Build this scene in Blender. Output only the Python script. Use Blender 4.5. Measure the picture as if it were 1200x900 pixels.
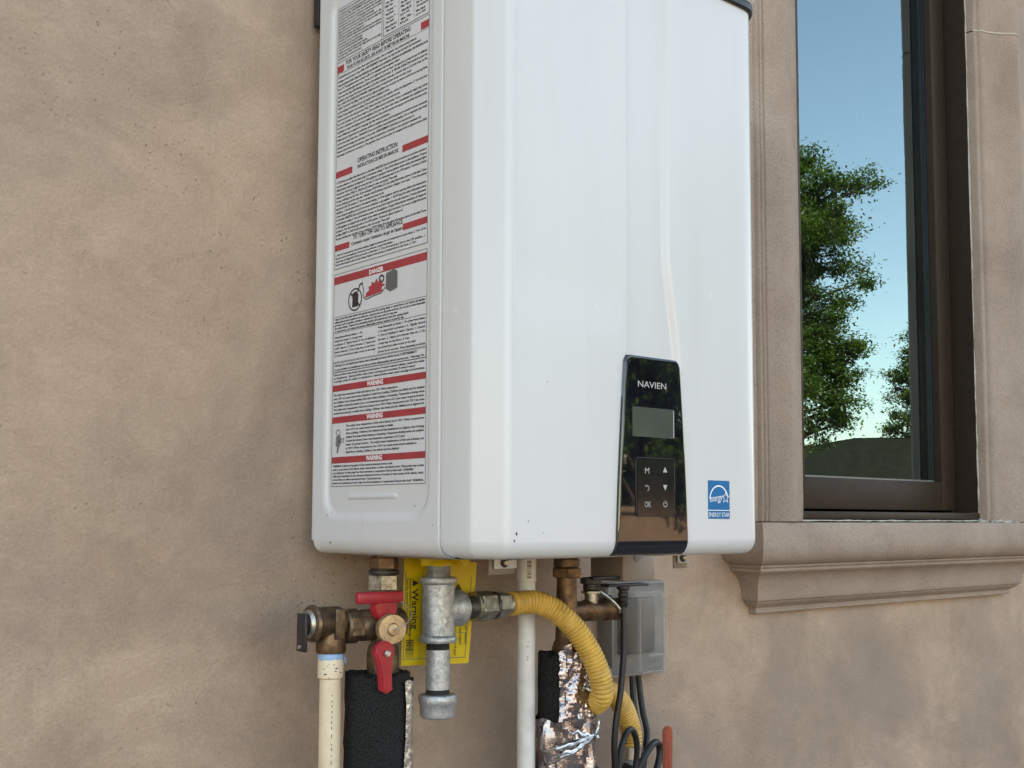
import bpy, bmesh, math, random
from mathutils import Vector, Matrix, noise
R = math.radians
for o in list(bpy.data.objects): bpy.data.objects.remove(o, do_unlink=True)
scene = bpy.context.scene
col = scene.collection

# ------------------------------------------------------------ camera
cam_d = bpy.data.cameras.new('camera'); cam = bpy.data.objects.new('camera', cam_d); col.objects.link(cam)
cam_d.sensor_fit = 'HORIZONTAL'; cam_d.sensor_width = 36.0; cam_d.lens = 41.337
cam_d.shift_y = 0.04089; cam_d.clip_start = .02; cam_d.clip_end = 3000
def cam_matrix(loc, yaw, pitch, roll):
    fw = Vector((math.sin(yaw)*math.cos(pitch), math.cos(yaw)*math.cos(pitch), math.sin(pitch)))
    r = Vector((math.cos(yaw), -math.sin(yaw), 0)); u = r.cross(fw)
    c, s = math.cos(roll), math.sin(roll)
    r2 = c*r + s*u; u2 = -s*r + c*u
    return Matrix(((r2.x, u2.x, -fw.x, loc[0]), (r2.y, u2.y, -fw.y, loc[1]), (r2.z, u2.z, -fw.z, loc[2]), (0, 0, 0, 1)))
cam.matrix_world = cam_matrix((-.682, -1.163, 1.5), .70714, .079097, .0032458)
scene.camera = cam
scene.render.resolution_x = 1024; scene.render.resolution_y = 768

# ------------------------------------------------------------ sky, sun, exposure
SUN_EL, SUN_AZ = R(42), R(-22)           # azimuth from +y towards +x: the sun stands behind the house
w = bpy.data.worlds.new('World'); scene.world = w; w.use_nodes = True
wn = w.node_tree.nodes; wl = w.node_tree.links; wn.clear()
sky = wn.new('ShaderNodeTexSky'); sky.sky_type = 'NISHITA'; sky.sun_disc = False
sky.sun_elevation = SUN_EL; sky.sun_rotation = SUN_AZ; sky.air_density = 1.0; sky.dust_density = .7; sky.ozone_density = 1.0
bg = wn.new('ShaderNodeBackground'); bg.inputs[1].default_value = .12
wo = wn.new('ShaderNodeOutputWorld'); wl.new(sky.outputs[0], bg.inputs[0]); wl.new(bg.outputs[0], wo.inputs[0])
sl = bpy.data.lights.new('sun', 'SUN'); sl.energy = 4.0; sl.angle = R(.53); sl.color = (1, .95, .87)
so = bpy.data.objects.new('sun', sl); col.objects.link(so)
sd = Vector((math.sin(SUN_AZ)*math.cos(SUN_EL), math.cos(SUN_AZ)*math.cos(SUN_EL), math.sin(SUN_EL)))
so.rotation_euler = sd.to_track_quat('Z', 'Y').to_euler(); so.location = sd*30
vs = scene.view_settings; vs.view_transform = 'Standard'; vs.look = 'None'; vs.gamma = 1.0; vs.exposure = 2.68
vs.use_white_balance = True; vs.white_balance_temperature = 8900; vs.white_balance_tint = 10
vs.use_curve_mapping = False
scene.render.engine = 'CYCLES'

# ------------------------------------------------------------ materials
def new_mat(name):
    m = bpy.data.materials.new(name); m.use_nodes = True
    nt = m.node_tree; b = nt.nodes['Principled BSDF']
    return m, nt, b
def tex_noise(nt, scale, detail=4, rough=.55, vec=None, dist=0):
    n = nt.nodes.new('ShaderNodeTexNoise'); n.inputs['Scale'].default_value = scale
    n.inputs['Detail'].default_value = detail; n.inputs['Roughness'].default_value = rough; n.inputs['Distortion'].default_value = dist
    if vec: nt.links.new(vec, n.inputs['Vector'])
    return n.outputs['Fac']
def ramp(nt, fac, stops):
    r = nt.nodes.new('ShaderNodeValToRGB'); nt.links.new(fac, r.inputs[0])
    e = r.color_ramp.elements
    e[0].position, e[0].color = stops[0][0], (*stops[0][1], 1)
    e[1].position, e[1].color = stops[-1][0], (*stops[-1][1], 1)
    for p, c in stops[1:-1]:
        q = e.new(p); q.color = (*c, 1)
    return r.outputs[0]
def g(v): return (v, v, v)
def mix(nt, a, b, fac, mode='MIX'):
    m = nt.nodes.new('ShaderNodeMix'); m.data_type = 'RGBA'; m.blend_type = mode
    for sock, v in ((m.inputs[6], a), (m.inputs[7], b)):
        if isinstance(v, tuple): sock.default_value = (*v, 1)
        else: nt.links.new(v, sock)
    if isinstance(fac, (int, float)): m.inputs[0].default_value = fac
    else: nt.links.new(fac, m.inputs[0])
    return m.outputs[2]
def ocoord(nt):
    return nt.nodes.new('ShaderNodeTexCoord').outputs['Object']
def mapping(nt, vec, scale=(1, 1, 1), rot=(0, 0, 0)):
    m = nt.nodes.new('ShaderNodeMapping'); nt.links.new(vec, m.inputs[0]); m.inputs['Scale'].default_value = scale; m.inputs['Rotation'].default_value = rot
    return m.outputs[0]
def bump(nt, b, height, strength, dist):
    n = nt.nodes.new('ShaderNodeBump'); n.inputs['Strength'].default_value = strength; n.inputs['Distance'].default_value = dist
    nt.links.new(height, n.inputs['Height'])
    nt.links.new(n.outputs[0], b.inputs['Normal']); return n
def madd(nt, a, b, op='ADD'):
    m = nt.nodes.new('ShaderNodeMath'); m.operation = op
    for s, v in ((m.inputs[0], a), (m.inputs[1], b)):
        if isinstance(v, (int, float)): s.default_value = v
        else: nt.links.new(v, s)
    return m.outputs[0]

def simple(name, c, rough=.5, metal=0, var=.12, vscale=60, bmp=0, bscale=300, bdist=.001, coat=0, c2=None, rvar=.08):
    m, nt, b = new_mat(name); oc = ocoord(nt)
    f = tex_noise(nt, vscale, 5, .6, oc)
    hi = tuple(min(1, x*(1+var)) for x in c); lo = c2 if c2 else tuple(x*(1-var) for x in c)
    nt.links.new(ramp(nt, f, [(.32, lo), (.68, hi)]), b.inputs['Base Color'])
    b.inputs['Metallic'].default_value = metal
    nt.links.new(ramp(nt, tex_noise(nt, vscale*2.3, 3, .6, oc), [(.3, g(max(.02, rough-rvar))), (.7, g(min(1, rough+rvar)))]), b.inputs['Roughness'])
    b.inputs['Coat Weight'].default_value = coat
    if bmp: bump(nt, b, tex_noise(nt, bscale, 4, .6, oc), bmp, bdist)
    return m

M = {}
def stucco():
    m, nt, b = new_mat('stucco'); oc = ocoord(nt)
    wv = mapping(nt, oc, (1, 1, 1.35), (0, R(18), 0))
    big = tex_noise(nt, 1.9, 7, .66, wv, .5)
    mid = tex_noise(nt, 7, 9, .72, wv, .7)
    c1 = ramp(nt, big, [(.30, (.27, .20, .148)), (.45, (.375, .285, .212)), (.60, (.435, .332, .248)), (.75, (.52, .415, .318))])
    c2 = ramp(nt, mid, [(.28, (.22, .155, .112)), (.44, (.36, .272, .20)), (.58, (.44, .34, .255)), (.74, (.56, .45, .35))])
    c = mix(nt, c1, c2, .5)
    # dark trowel burns and greyish patches
    pm = ramp(nt, tex_noise(nt, 5.2, 9, .74, oc, .2), [(.50, g(0)), (.68, g(1))])
    c = mix(nt, c, (.205, .155, .115), madd(nt, pm, .50, 'MULTIPLY'))
    gm = ramp(nt, tex_noise(nt, 2.3, 8, .68, oc, .4), [(.46, g(0)), (.62, g(1))])
    c = mix(nt, c, (.25, .205, .168), madd(nt, gm, .66, 'MULTIPLY'))
    ym = ramp(nt, tex_noise(nt, 1.3, 6, .6, mapping(nt, oc, (1, 1, .8), (0, 0, R(40))), .2), [(.52, g(0)), (.70, g(1))])
    c = mix(nt, c, (.47, .385, .275), madd(nt, ym, .45, 'MULTIPLY'))
    fine = tex_noise(nt, 260, 4, .7, oc)
    c = mix(nt, c, ramp(nt, fine, [(.28, g(.70)), (.7, g(1.2))]), .5, 'MULTIPLY')
    # pin holes: cluster mask x small voronoi dots
    v = nt.nodes.new('ShaderNodeTexVoronoi'); v.inputs['Scale'].default_value = 150; nt.links.new(oc, v.inputs['Vector'])
    dot = ramp(nt, v.outputs['Distance'], [(.13, g(1)), (.24, g(0))])
    clus = ramp(nt, tex_noise(nt, 6, 6, .7, oc, .3), [(.49, g(0)), (.62, g(1))])
    sel = ramp(nt, tex_noise(nt, 60, 2, .5, oc), [(.50, g(0)), (.54, g(1))])
    pit = madd(nt, madd(nt, dot, clus, 'MULTIPLY'), sel, 'MULTIPLY')
    c = mix(nt, c, (.17, .125, .095), madd(nt, pit, .42, 'MULTIPLY'))
    # fine crawling scratches
    cr = nt.nodes.new('ShaderNodeTexVoronoi'); cr.feature = 'DISTANCE_TO_EDGE'; cr.inputs['Scale'].default_value = 22
    nt.links.new(mapping(nt, oc, (1, 1, 1.7), (0, R(25), 0)), cr.inputs['Vector'])
    crk = ramp(nt, cr.outputs['Distance'], [(.0, g(1)), (.012, g(0))])
    crm = madd(nt, madd(nt, crk, ramp(nt, tex_noise(nt, 14, 4, .7, oc), [(.60, g(0)), (.68, g(1))]), 'MULTIPLY'), .5, 'MULTIPLY')
    c = mix(nt, c, (.22, .165, .125), crm)
    c = mix(nt, c, (1.08, 1.0, .975), 1.0, 'MULTIPLY')
    nt.links.new(c, b.inputs['Base Color'])
    b.inputs['Roughness'].default_value = .72; b.inputs['Specular IOR Level'].default_value = .35
    tw = tex_noise(nt, 26, 8, .7, mapping(nt, oc, (1, 1, 2.2), (0, R(30), 0)), 1.2)
    h = madd(nt, madd(nt, fine, .55, 'MULTIPLY'), madd(nt, madd(nt, mid, .8, 'MULTIPLY'), madd(nt, tw, .6, 'MULTIPLY')))
    h = madd(nt, h, madd(nt, pit, -1.0, 'MULTIPLY'))
    bump(nt, b, h, .62, .0026)
    return m
M['stucco'] = stucco()
def cast_stone():
    m, nt, b = new_mat('cast_stone'); oc = ocoord(nt)
    a = tex_noise(nt, 7, 6, .65, oc, .3)
    c = ramp(nt, a, [(.3, (.315, .255, .208)), (.5, (.375, .31, .255)), (.7, (.43, .365, .305))])
    grain = tex_noise(nt, 420, 3, .7, oc)
    c = mix(nt, c, ramp(nt, grain, [(.30, g(.58)), (.50, g(1.0)), (.72, g(1.22))]), .75, 'MULTIPLY')
    pk = ramp(nt, tex_noise(nt, 15, 5, .6, oc), [(.55, g(0)), (.75, g(1))])
    c = mix(nt, c, (.44, .335, .275), madd(nt, pk, .5, 'MULTIPLY'))
    wh = ramp(nt, tex_noise(nt, 26, 7, .75, oc, .5), [(.62, g(0)), (.74, g(1))])
    c = mix(nt, c, (.55, .49, .42), madd(nt, wh, .45, 'MULTIPLY'))
    c = mix(nt, c, (.90, .83, .80), 1.0, 'MULTIPLY')
    nt.links.new(c, b.inputs['Base Color']); b.inputs['Roughness'].default_value = .85
    b.inputs['Specular IOR Level'].default_value = .25
    h = madd(nt, madd(nt, grain, .6, 'MULTIPLY'), tex_noise(nt, 90, 4, .6, oc))
    bump(nt, b, h, .5, .0012)
    return m
M['stone'] = cast_stone()
def white_enamel():
    m, nt, b = new_mat('white_enamel'); oc = ocoord(nt)
    st = tex_noise(nt, 3.0, 6, .6, mapping(nt, oc, (1, 1, .22)), .3)
    c = ramp(nt, st, [(.3, (.575, .573, .57)), (.7, (.62, .618, .615))])
    gr = ramp(nt, tex_noise(nt, 55, 8, .75, oc, .4), [(.66, g(0)), (.80, g(1))])
    c = mix(nt, c, (.52, .50, .46), madd(nt, gr, .0, 'MULTIPLY'))
    sp = nt.nodes.new('ShaderNodeTexVoronoi'); sp.inputs['Scale'].default_value = 34; nt.links.new(oc, sp.inputs['Vector'])
    d = ramp(nt, sp.outputs['Distance'], [(.022, g(1)), (.036, g(0))])
    s2 = ramp(nt, tex_noise(nt, 21, 2, .5, oc), [(.58, g(0)), (.62, g(1))])
    c = mix(nt, c, (.18, .16, .14), madd(nt, d, s2, 'MULTIPLY'))
    nt.links.new(c, b.inputs['Base Color'])
    dr = ramp(nt, tex_noise(nt, 30, 5, .6, mapping(nt, oc, (1, 1, .035)), .1), [(.52, g(0)), (.72, g(1))])
    dm = ramp(nt, tex_noise(nt, 4, 4, .6, oc), [(.45, g(0)), (.65, g(1))])
    c = mix(nt, c, (.44, .42, .385), madd(nt, madd(nt, dr, dm, 'MULTIPLY'), .16, 'MULTIPLY'))
    nt.links.new(c, b.inputs['Base Color'])
    nt.links.new(ramp(nt, tex_noise(nt, 9, 6, .65, oc), [(.3, g(.25)), (.7, g(.275))]), b.inputs['Roughness'])
    bump(nt, b, madd(nt, madd(nt, tex_noise(nt, 620, 2, .5, oc), .04, 'MULTIPLY'), tex_noise(nt, 7, 2, .4, mapping(nt, oc, (1, 1, .5)))), .22, .0035)
    return m
M['enamel'] = white_enamel()
M['label'] = simple('label_film', (.585, .58, .59), .35, 0, .03, 20)
M['ink'] = simple('black_ink', (.018, .018, .021), .5, 0, .3, 400)
M['thin_ink'] = simple('grey_rule_ink', (.16, .16, .17), .5, 0, .3, 400)
M['red_ink'] = simple('red_ink', (.36, .035, .045), .42, 0, .12, 40)
M['white_ink'] = simple('white_ink', (.8, .8, .8), .45, 0, .04, 60)
M['grey_ink'] = simple('dark_grey_ink', (.10, .105, .105), .45, 0, .1, 60)
M['panel'] = simple('black_gloss_plastic', (.006, .007, .010), .025, 0, .3, 40, coat=.0, rvar=.008)
M['panel'].node_tree.nodes['Principled BSDF'].inputs['Specular IOR Level'].default_value = .8
M['key'] = simple('black_key_plastic', (.008, .009, .011), .12, 0, .3, 60, rvar=.03)
M['lcd'] = simple('lcd_glass', (.060, .072, .060), .16, 0, .08, 30, rvar=.03)
M['icon'] = simple('pale_icon_print', (.40, .40, .38), .5, 0, .05, 60)
M['blue'] = simple('blue_sticker', (.003, .135, .32), .6, 0, .06, 40)
M['blue'].node_tree.nodes['Principled BSDF'].inputs['Specular IOR Level'].default_value = .15
M['black_plastic'] = simple('black_plastic', (.016, .016, .018), .42, 0, .3, 80, .15, 500, .0004)
M['rubber'] = simple('black_cable_rubber', (.008, .008, .009), .48, 0, .3, 120)
def galv():
    m, nt, b = new_mat('galvanised_iron'); oc = ocoord(nt)
    n = tex_noise(nt, 170, 5, .65, oc, .8)
    c = ramp(nt, n, [(.3, (.27, .28, .29)), (.5, (.44, .45, .46)), (.7, (.60, .61, .61))])
    d = ramp(nt, tex_noise(nt, 60, 6, .7, oc), [(.56, g(0)), (.7, g(1))])
    c = mix(nt, c, (.17, .165, .16), madd(nt, d, .6, 'MULTIPLY'))
    nt.links.new(c, b.inputs['Base Color']); b.inputs['Metallic'].default_value = .65
    nt.links.new(ramp(nt, n, [(.3, g(.58)), (.7, g(.36))]), b.inputs['Roughness'])
    bump(nt, b, tex_noise(nt, 330, 4, .6, oc), .5, .0009)
    return m
M['galv'] = galv()
M['thread'] = simple('dark_pipe_thread', (.09, .085, .08), .5, .7, .4, 300)
M['bronze'] = simple('weathered_bronze', (.185, .125, .075), .46, .75, .3, 110, .35, 380, .0007, c2=(.075, .055, .042))
M['copper_brown'] = simple('brown_bronze', (.20, .115, .062), .48, .75, .3, 90, .35, 380, .0007, c2=(.085, .052, .035))
M['brass'] = simple('dull_brass', (.46, .33, .20), .46, .7, .25, 130, .2, 400, .0005)
M['steel'] = simple('plated_steel', (.52, .49, .43), .34, .85, .25, 120, .2, 300, .0005)
M['nickel'] = simple('dull_nickel', (.42, .39, .33), .38, .85, .3, 150, .25, 350, .0006, c2=(.16, .14, .11))
M['red'] = simple('red_vinyl', (.37, .015, .028), .36, 0, .12, 90, .1, 300, .0004)
M['red_faded'] = simple('faded_red_vinyl', (.34, .062, .032), .45, 0, .15, 90, .15, 300, .0005)
M['yellow_hose'] = simple('yellow_coated_hose', (.64, .39, .085), .45, 0, .14, 45, .1, 200, .0004, c2=(.47, .27, .055))
M['yellow_tag'] = simple('yellow_tag_card', (.66, .47, .012), .45, 0, .06, 30)
M['cpvc'] = simple('cream_cpvc', (.72, .60, .43), .42, 0, .05, 30, c2=(.60, .49, .34))
M['pvc'] = simple('white_pvc', (.72, .71, .69), .4, 0, .06, 35, c2=(.58, .565, .545))
M['primer'] = simple('blue_pipe_cement', (.16, .33, .62), .35, 0, .25, 160, .4, 260, .001, c2=(.35, .50, .68))
def foam():
    m, nt, b = new_mat('black_foam'); oc = ocoord(nt)
    v = nt.nodes.new('ShaderNodeTexVoronoi'); v.inputs['Scale'].default_value = 620; nt.links.new(oc, v.inputs['Vector'])
    n = tex_noise(nt, 70, 4, .6, oc)
    nt.links.new(ramp(nt, v.outputs['Distance'], [(.1, g(.035)), (.6, g(.009))]), b.inputs['Base Color'])
    b.inputs['Roughness'].default_value = .8; b.inputs['Specular IOR Level'].default_value = .3
    bump(nt, b, madd(nt, madd(nt, v.outputs['Distance'], -1.0, 'MULTIPLY'), n), .85, .0024)
    return m
M['foam'] = foam()
M['foil'] = simple('aluminium_foil', (.38, .335, .35), .24, 1, .14, 30, .40, 60, .004, rvar=.07)
M['foil_band'] = simple('twisted_foil_strip', (.70, .67, .64), .30, 1, .06, 60, .7, 120, .003)
M['grey_metal'] = simple('grey_painted_steel', (.25, .205, .17), .5, .1, .08, 40, .05, 300, .0004)
M['box_grey'] = simple('grey_polycarbonate', (.16, .155, .148), .4, 0, .12, 60)
M['socket'] = simple('dark_receptacle', (.03, .03, .032), .4, 0, .2, 60)
def bubble():
    m, nt, b = new_mat('smoked_clear_plastic'); oc = ocoord(nt)
    b.inputs['Base Color'].default_value = (.55, .52, .47, 1); b.inputs['Roughness'].default_value = .12
    b.inputs['Alpha'].default_value = .48; b.inputs['IOR'].default_value = 1.55
    nt.links.new(ramp(nt, tex_noise(nt, 60, 5, .7, oc), [(.3, g(.03)), (.7, g(.10))]), b.inputs['Roughness'])
    nt.links.new(ramp(nt, tex_noise(nt, 25, 6, .65, oc, .3), [(.3, g(.13)), (.75, g(.28))]), b.inputs['Alpha'])
    return m
M['bubble'] = bubble()
M['red_groove'] = simple('faded_red_recess', (.25, .04, .022), .5, 0, .15, 90)
M['alu_brown'] = simple('dark_bronze_aluminium', (.034, .022, .015), .5, .0, .14, 50, .04, 300, .0003, rvar=.06)
M['alu_brown'].node_tree.nodes['Principled BSDF'].inputs['Specular IOR Level'].default_value = .22
M['gasket'] = simple('black_glazing_gasket', (.012, .013, .017), .35, 0, .2, 80)
M['spacer'] = simple('grey_glazing_spacer', (.17, .18, .17), .4, .2, .1, 80)
M['caulk'] = simple('white_caulk', (.50, .45, .385), .6, 0, .18, 120, .6, 140, .002)
M['mortar'] = simple('pale_mortar', (.46, .40, .335), .85, 0, .15, 150, .6, 200, .002)
M['plaster'] = simple('interior_jamb_paint', (.32, .32, .31), .8, 0, .05, 10)
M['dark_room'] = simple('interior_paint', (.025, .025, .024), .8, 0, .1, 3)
def glass():
    m, nt, b = new_mat('window_glass'); nt.nodes.remove(b)
    out = nt.nodes['Material Output']
    tr = nt.nodes.new('ShaderNodeBsdfTransparent'); tr.inputs[0].default_value = (.62, .72, .70, 1)
    gl = nt.nodes.new('ShaderNodeBsdfGlossy'); gl.inputs['Roughness'].default_value = 0.0; gl.inputs[0].default_value = (.66, .92, 1, 1)
    fr = nt.nodes.new('ShaderNodeFresnel'); fr.inputs[0].default_value = 2.65
    nb = nt.nodes.new('ShaderNodeBump'); nb.inputs['Strength'].default_value = .035; nb.inputs['Distance'].default_value = .002
    n = tex_noise(nt, 5, 2, .5, ocoord(nt)); nt.links.new(n, nb.inputs['Height']); nt.links.new(nb.outputs[0], gl.inputs['Normal'])
    mx = nt.nodes.new('ShaderNodeMixShader'); nt.links.new(fr.outputs[0], mx.inputs[0])
    nt.links.new(tr.outputs[0], mx.inputs[1]); nt.links.new(gl.outputs[0], mx.inputs[2])
    df = nt.nodes.new('ShaderNodeBsdfDiffuse'); df.inputs[0].default_value = (.5, .47, .42, 1)      # dust on the pane
    du = ramp(nt, tex_noise(nt, 22, 7, .7, mapping(nt, ocoord(nt), (1, 1, .25))), [(.42, g(.001)), (.78, g(.022))])
    m2 = nt.nodes.new('ShaderNodeMixShader'); nt.links.new(du, m2.inputs[0]); nt.links.new(mx.outputs[0], m2.inputs[1]); nt.links.new(df.outputs[0], m2.inputs[2])
    nt.links.new(m2.outputs[0], out.inputs[0])
    return m
M['glass'] = glass()
M['bark'] = simple('tree_bark', (.11, .08, .055), .9, 0, .3, 14, .8, 30, .02)
def leaf(name, a, b_):
    m, nt, b = new_mat(name); oc = ocoord(nt)
    c = ramp(nt, tex_noise(nt, 3.1, 4, .7, oc), [(.3, a), (.7, b_)])
    nt.links.new(c, b.inputs['Base Color']); b.inputs['Roughness'].default_value = .42
    t = nt.nodes.new('ShaderNodeBsdfTranslucent'); nt.links.new(mix(nt, c, (1.5, 1.5, .6), 1.0, 'MULTIPLY'), t.inputs[0])
    mx = nt.nodes.new('ShaderNodeMixShader'); mx.inputs[0].default_value = .42
    nt.links.new(b.outputs[0], mx.inputs[1]); nt.links.new(t.outputs[0], mx.inputs[2]); nt.links.new(mx.outputs[0], nt.nodes['Material Output'].inputs[0])
    return m
M['leaf'] = leaf('leaf_green', (.030, .070, .020), (.10, .155, .036))
M['leaf_b'] = leaf('leaf_olive', (.05, .085, .022), (.12, .16, .045))
M['ground'] = simple('dry_soil', (.10, .086, .072), .95, 0, .25, 1.2, .5, 8, .03)
M['paving'] = simple('concrete_paving', (.20, .175, .15), .85, 0, .1, 2, .3, 40, .004)
M['block'] = simple('tan_block_wall', (.23, .155, .108), .9, 0, .15, 3, .4, 30, .004)
M['shingle'] = simple('dark_roof_shingle', (.013, .014, .010), .95, 0, .25, 5, .5, 20, .01)
M['shingle'].node_tree.nodes['Principled BSDF'].inputs['Specular IOR Level'].default_value = .1
M['house_paint'] = simple('neighbour_render', (.022, .026, .024), .9, 0, .1, 3)
M['grass'] = simple('dry_lawn', (.07, .09, .03), .95, 0, .3, 6)

# ------------------------------------------------------------ mesh helpers
class MB:
    def __init__(s): s.v = []; s.f = []
    def add(s, vs, fs):
        o = len(s.v); s.v += [tuple(v) for v in vs]; s.f += [tuple(i+o for i in f) for f in fs]; return s
    def box(s, a, b):
        x0, y0, z0 = a; x1, y1, z1 = b
        return s.add([(x0,y0,z0),(x1,y0,z0),(x1,y1,z0),(x0,y1,z0),(x0,y0,z1),(x1,y0,z1),(x1,y1,z1),(x0,y1,z1)],
                     [(0,3,2,1),(4,5,6,7),(0,1,5,4),(1,2,6,5),(2,3,7,6),(3,0,4,7)])
    def bbox(s, a, b, r, seg=2):
        bm = bmesh.new(); bmesh.ops.create_cube(bm, size=1)
        for v in bm.verts: v.co = Vector([(a[i]+b[i])/2 + v.co[i]*(b[i]-a[i]) for i in range(3)])
        bmesh.ops.bevel(bm, geom=bm.edges[:], offset=r, segments=seg, profile=.5, affect='EDGES')
        bm.verts.ensure_lookup_table(); bm.verts.index_update()
        s.add([v.co[:] for v in bm.verts], [[v.index for v in f.verts] for f in bm.faces]); bm.free(); return s
    def lathe(s, o, axis, prof, seg=28, rx=1.0, hexr=0, rot=0):
        # prof: list of (radius, height along axis)
        ax = Vector(axis).normalized(); t = Vector((0,0,1)) if abs(ax.z) < .9 else Vector((1,0,0))
        u = ax.cross(t).normalized(); v = ax.cross(u).normalized(); o = Vector(o)
        vs = []; n = len(prof)
        for r, h in prof:
            for k in range(seg):
                a = 2*math.pi*k/seg + rot
                vs.append(o + ax*h + u*(r*math.cos(a)) + v*(r*math.sin(a)))
        fs = []
        for i in range(n-1):
            for k in range(seg):
                k2 = (k+1) % seg
                fs.append((i*seg+k, i*seg+k2, (i+1)*seg+k2, (i+1)*seg+k))
        fs.append(tuple(range(seg-1, -1, -1))); fs.append(tuple((n-1)*seg+k for k in range(seg)))
        return s.add(vs, fs)
    def hexnut(s, o, axis, r, h0, h1, rot=0):
        c = .0012
        return s.lathe(o, axis, [(r*.9, h0), (r, h0+c), (r, h1-c), (r*.9, h1)], 6, rot=rot)
    def tube(s, path, rad, seg=14, cap=True):
        P = [Vector(p) for p in path]; n = len(P)
        rs = rad if isinstance(rad, (list, tuple)) else [rad]*n
        T = [(P[min(i+1, n-1)] - P[max(i-1, 0)]).normalized() for i in range(n)]
        t0 = T[0]; ref = Vector((0,0,1)) if abs(t0.z) < .9 else Vector((1,0,0))
        u = t0.cross(ref).normalized(); vs = []
        for i in range(n):
            u = (u - T[i]*u.dot(T[i])).normalized(); v = T[i].cross(u)
            for k in range(seg):
                a = 2*math.pi*k/seg
                vs.append(P[i] + (u*math.cos(a) + v*math.sin(a))*rs[i])
        fs = []
        for i in range(n-1):
            for k in range(seg):
                k2 = (k+1) % seg
                fs.append((i*seg+k, i*seg+k2, (i+1)*seg+k2, (i+1)*seg+k))
        if cap: fs.append(tuple(range(seg-1, -1, -1))); fs.append(tuple((n-1)*seg+k for k in range(seg)))
        return s.add(vs, fs)
    def prism(s, poly, d):
        # poly: 3D points of a planar face, d: extrusion vector
        n = len(poly); P = [Vector(p) for p in poly]; D = Vector(d)
        return s.add(P + [p + D for p in P], [tuple(range(n)), tuple(range(2*n-1, n-1, -1))] + [(i, i+n, (i+1) % n + n, (i+1) % n) for i in range(n)])
    def build(s, name, mat, parent=None, smooth=35):
        me = bpy.data.meshes.new(name); me.from_pydata(s.v, [], s.f); me.update()
        if len(s.f) > 1:
            bm = bmesh.new(); bm.from_mesh(me); bmesh.ops.recalc_face_normals(bm, faces=bm.faces[:]); bm.to_mesh(me); bm.free()
        if smooth: me.shade_smooth(); me.set_sharp_from_angle(angle=R(smooth))
        me.materials.append(M[mat] if isinstance(mat, str) else mat)
        o = bpy.data.objects.new(name, me); col.objects.link(o)
        if parent: attach(o, parent)
        return o
def attach(o, p):
    o.parent = p
    if p.type == 'EMPTY': o.matrix_parent_inverse = Matrix.Translation(p.location).inverted()
def thing(name, loc, label, cat, group=None):
    o = bpy.data.objects.new(name, None); col.objects.link(o); o.location = loc; o.empty_display_size = .05
    tag(o, label, cat, group); return o
def tag(o, label, cat, group=None):
    o['label'] = label; o['category'] = cat
    if group: o['group'] = group
    return o
def structure(o): o['kind'] = 'structure'; return o
def spline(pts, n=12):
    P = [Vector(p) for p in pts]; P = [P[0]*2-P[1]] + P + [P[-1]*2-P[-2]]; out = []
    for i in range(1, len(P)-2):
        for k in range(n):
            t = k/n; a, b, c, d = P[i-1], P[i], P[i+1], P[i+2]
            out.append(.5*((2*b) + (c-a)*t + (2*a-5*b+4*c-d)*t*t + (-a+3*b-3*c+d)*t**3))
    out.append(P[-2]); return out
def sstep(a, b, x):
    t = min(1, max(0, (x-a)/(b-a))); return t*t*(3-2*t)

# printed text: queue of curves turned into one flat mesh per print
_txt = []
def text_lines(items, condensed=1.0, bold=.0):
    """items: (string, size, origin, udir, vdir, width or None, align). returns a MB of flat glyphs"""
    mb = MB(); obs = []
    for it in items:
        cu = bpy.data.curves.new('t', 'FONT'); cu.body = it[0]; cu.size = 1.0; cu.resolution_u = 2; cu.fill_mode = 'FRONT'; cu.offset = bold
        ob = bpy.data.objects.new('t', cu); col.objects.link(ob); obs.append(ob)
    dg = bpy.context.evaluated_depsgraph_get()
    for it, ob in zip(items, obs):
        me = bpy.data.meshes.new_from_object(ob.evaluated_get(dg))
        if len(me.vertices):
            s, size, o, u, v, width, align = it
            xs = [q.co.x for q in me.vertices]; x0, x1 = min(xs), max(xs); wnat = max(1e-6, x1-x0)
            sx = (width/wnat) if width else size*condensed
            off = {'L': 0, 'C': -.5*wnat*sx, 'R': -wnat*sx}[align]
            o, u, v = Vector(o), Vector(u), Vector(v)
            mb.add([o + u*((q.co.x-x0)*sx + off) + v*(q.co.y*size) for q in me.vertices], [tuple(p.vertices) for p in me.polygons])
        bpy.data.meshes.remove(me)
    for ob in obs:
        c = ob.data; bpy.data.objects.remove(ob); bpy.data.curves.remove(c)
    return mb
def flat(mb_v_f, name, mat, parent):
    o = mb_v_f.build(name, mat, parent, smooth=0); return o

# ============================================================ ground and far setting
gnd = MB().add([(-400,-600,-.006),(500,-600,-.006),(500,300,-.006),(-400,300,-.006)], [(0,1,2,3)]).build('ground', 'ground', None, 0); structure(gnd)
pv = MB().bbox((-6,-2.4,-.05),(9,-.02,.03), .01).build('paving_path', 'paving', None); structure(pv)
sky_note = None

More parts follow.
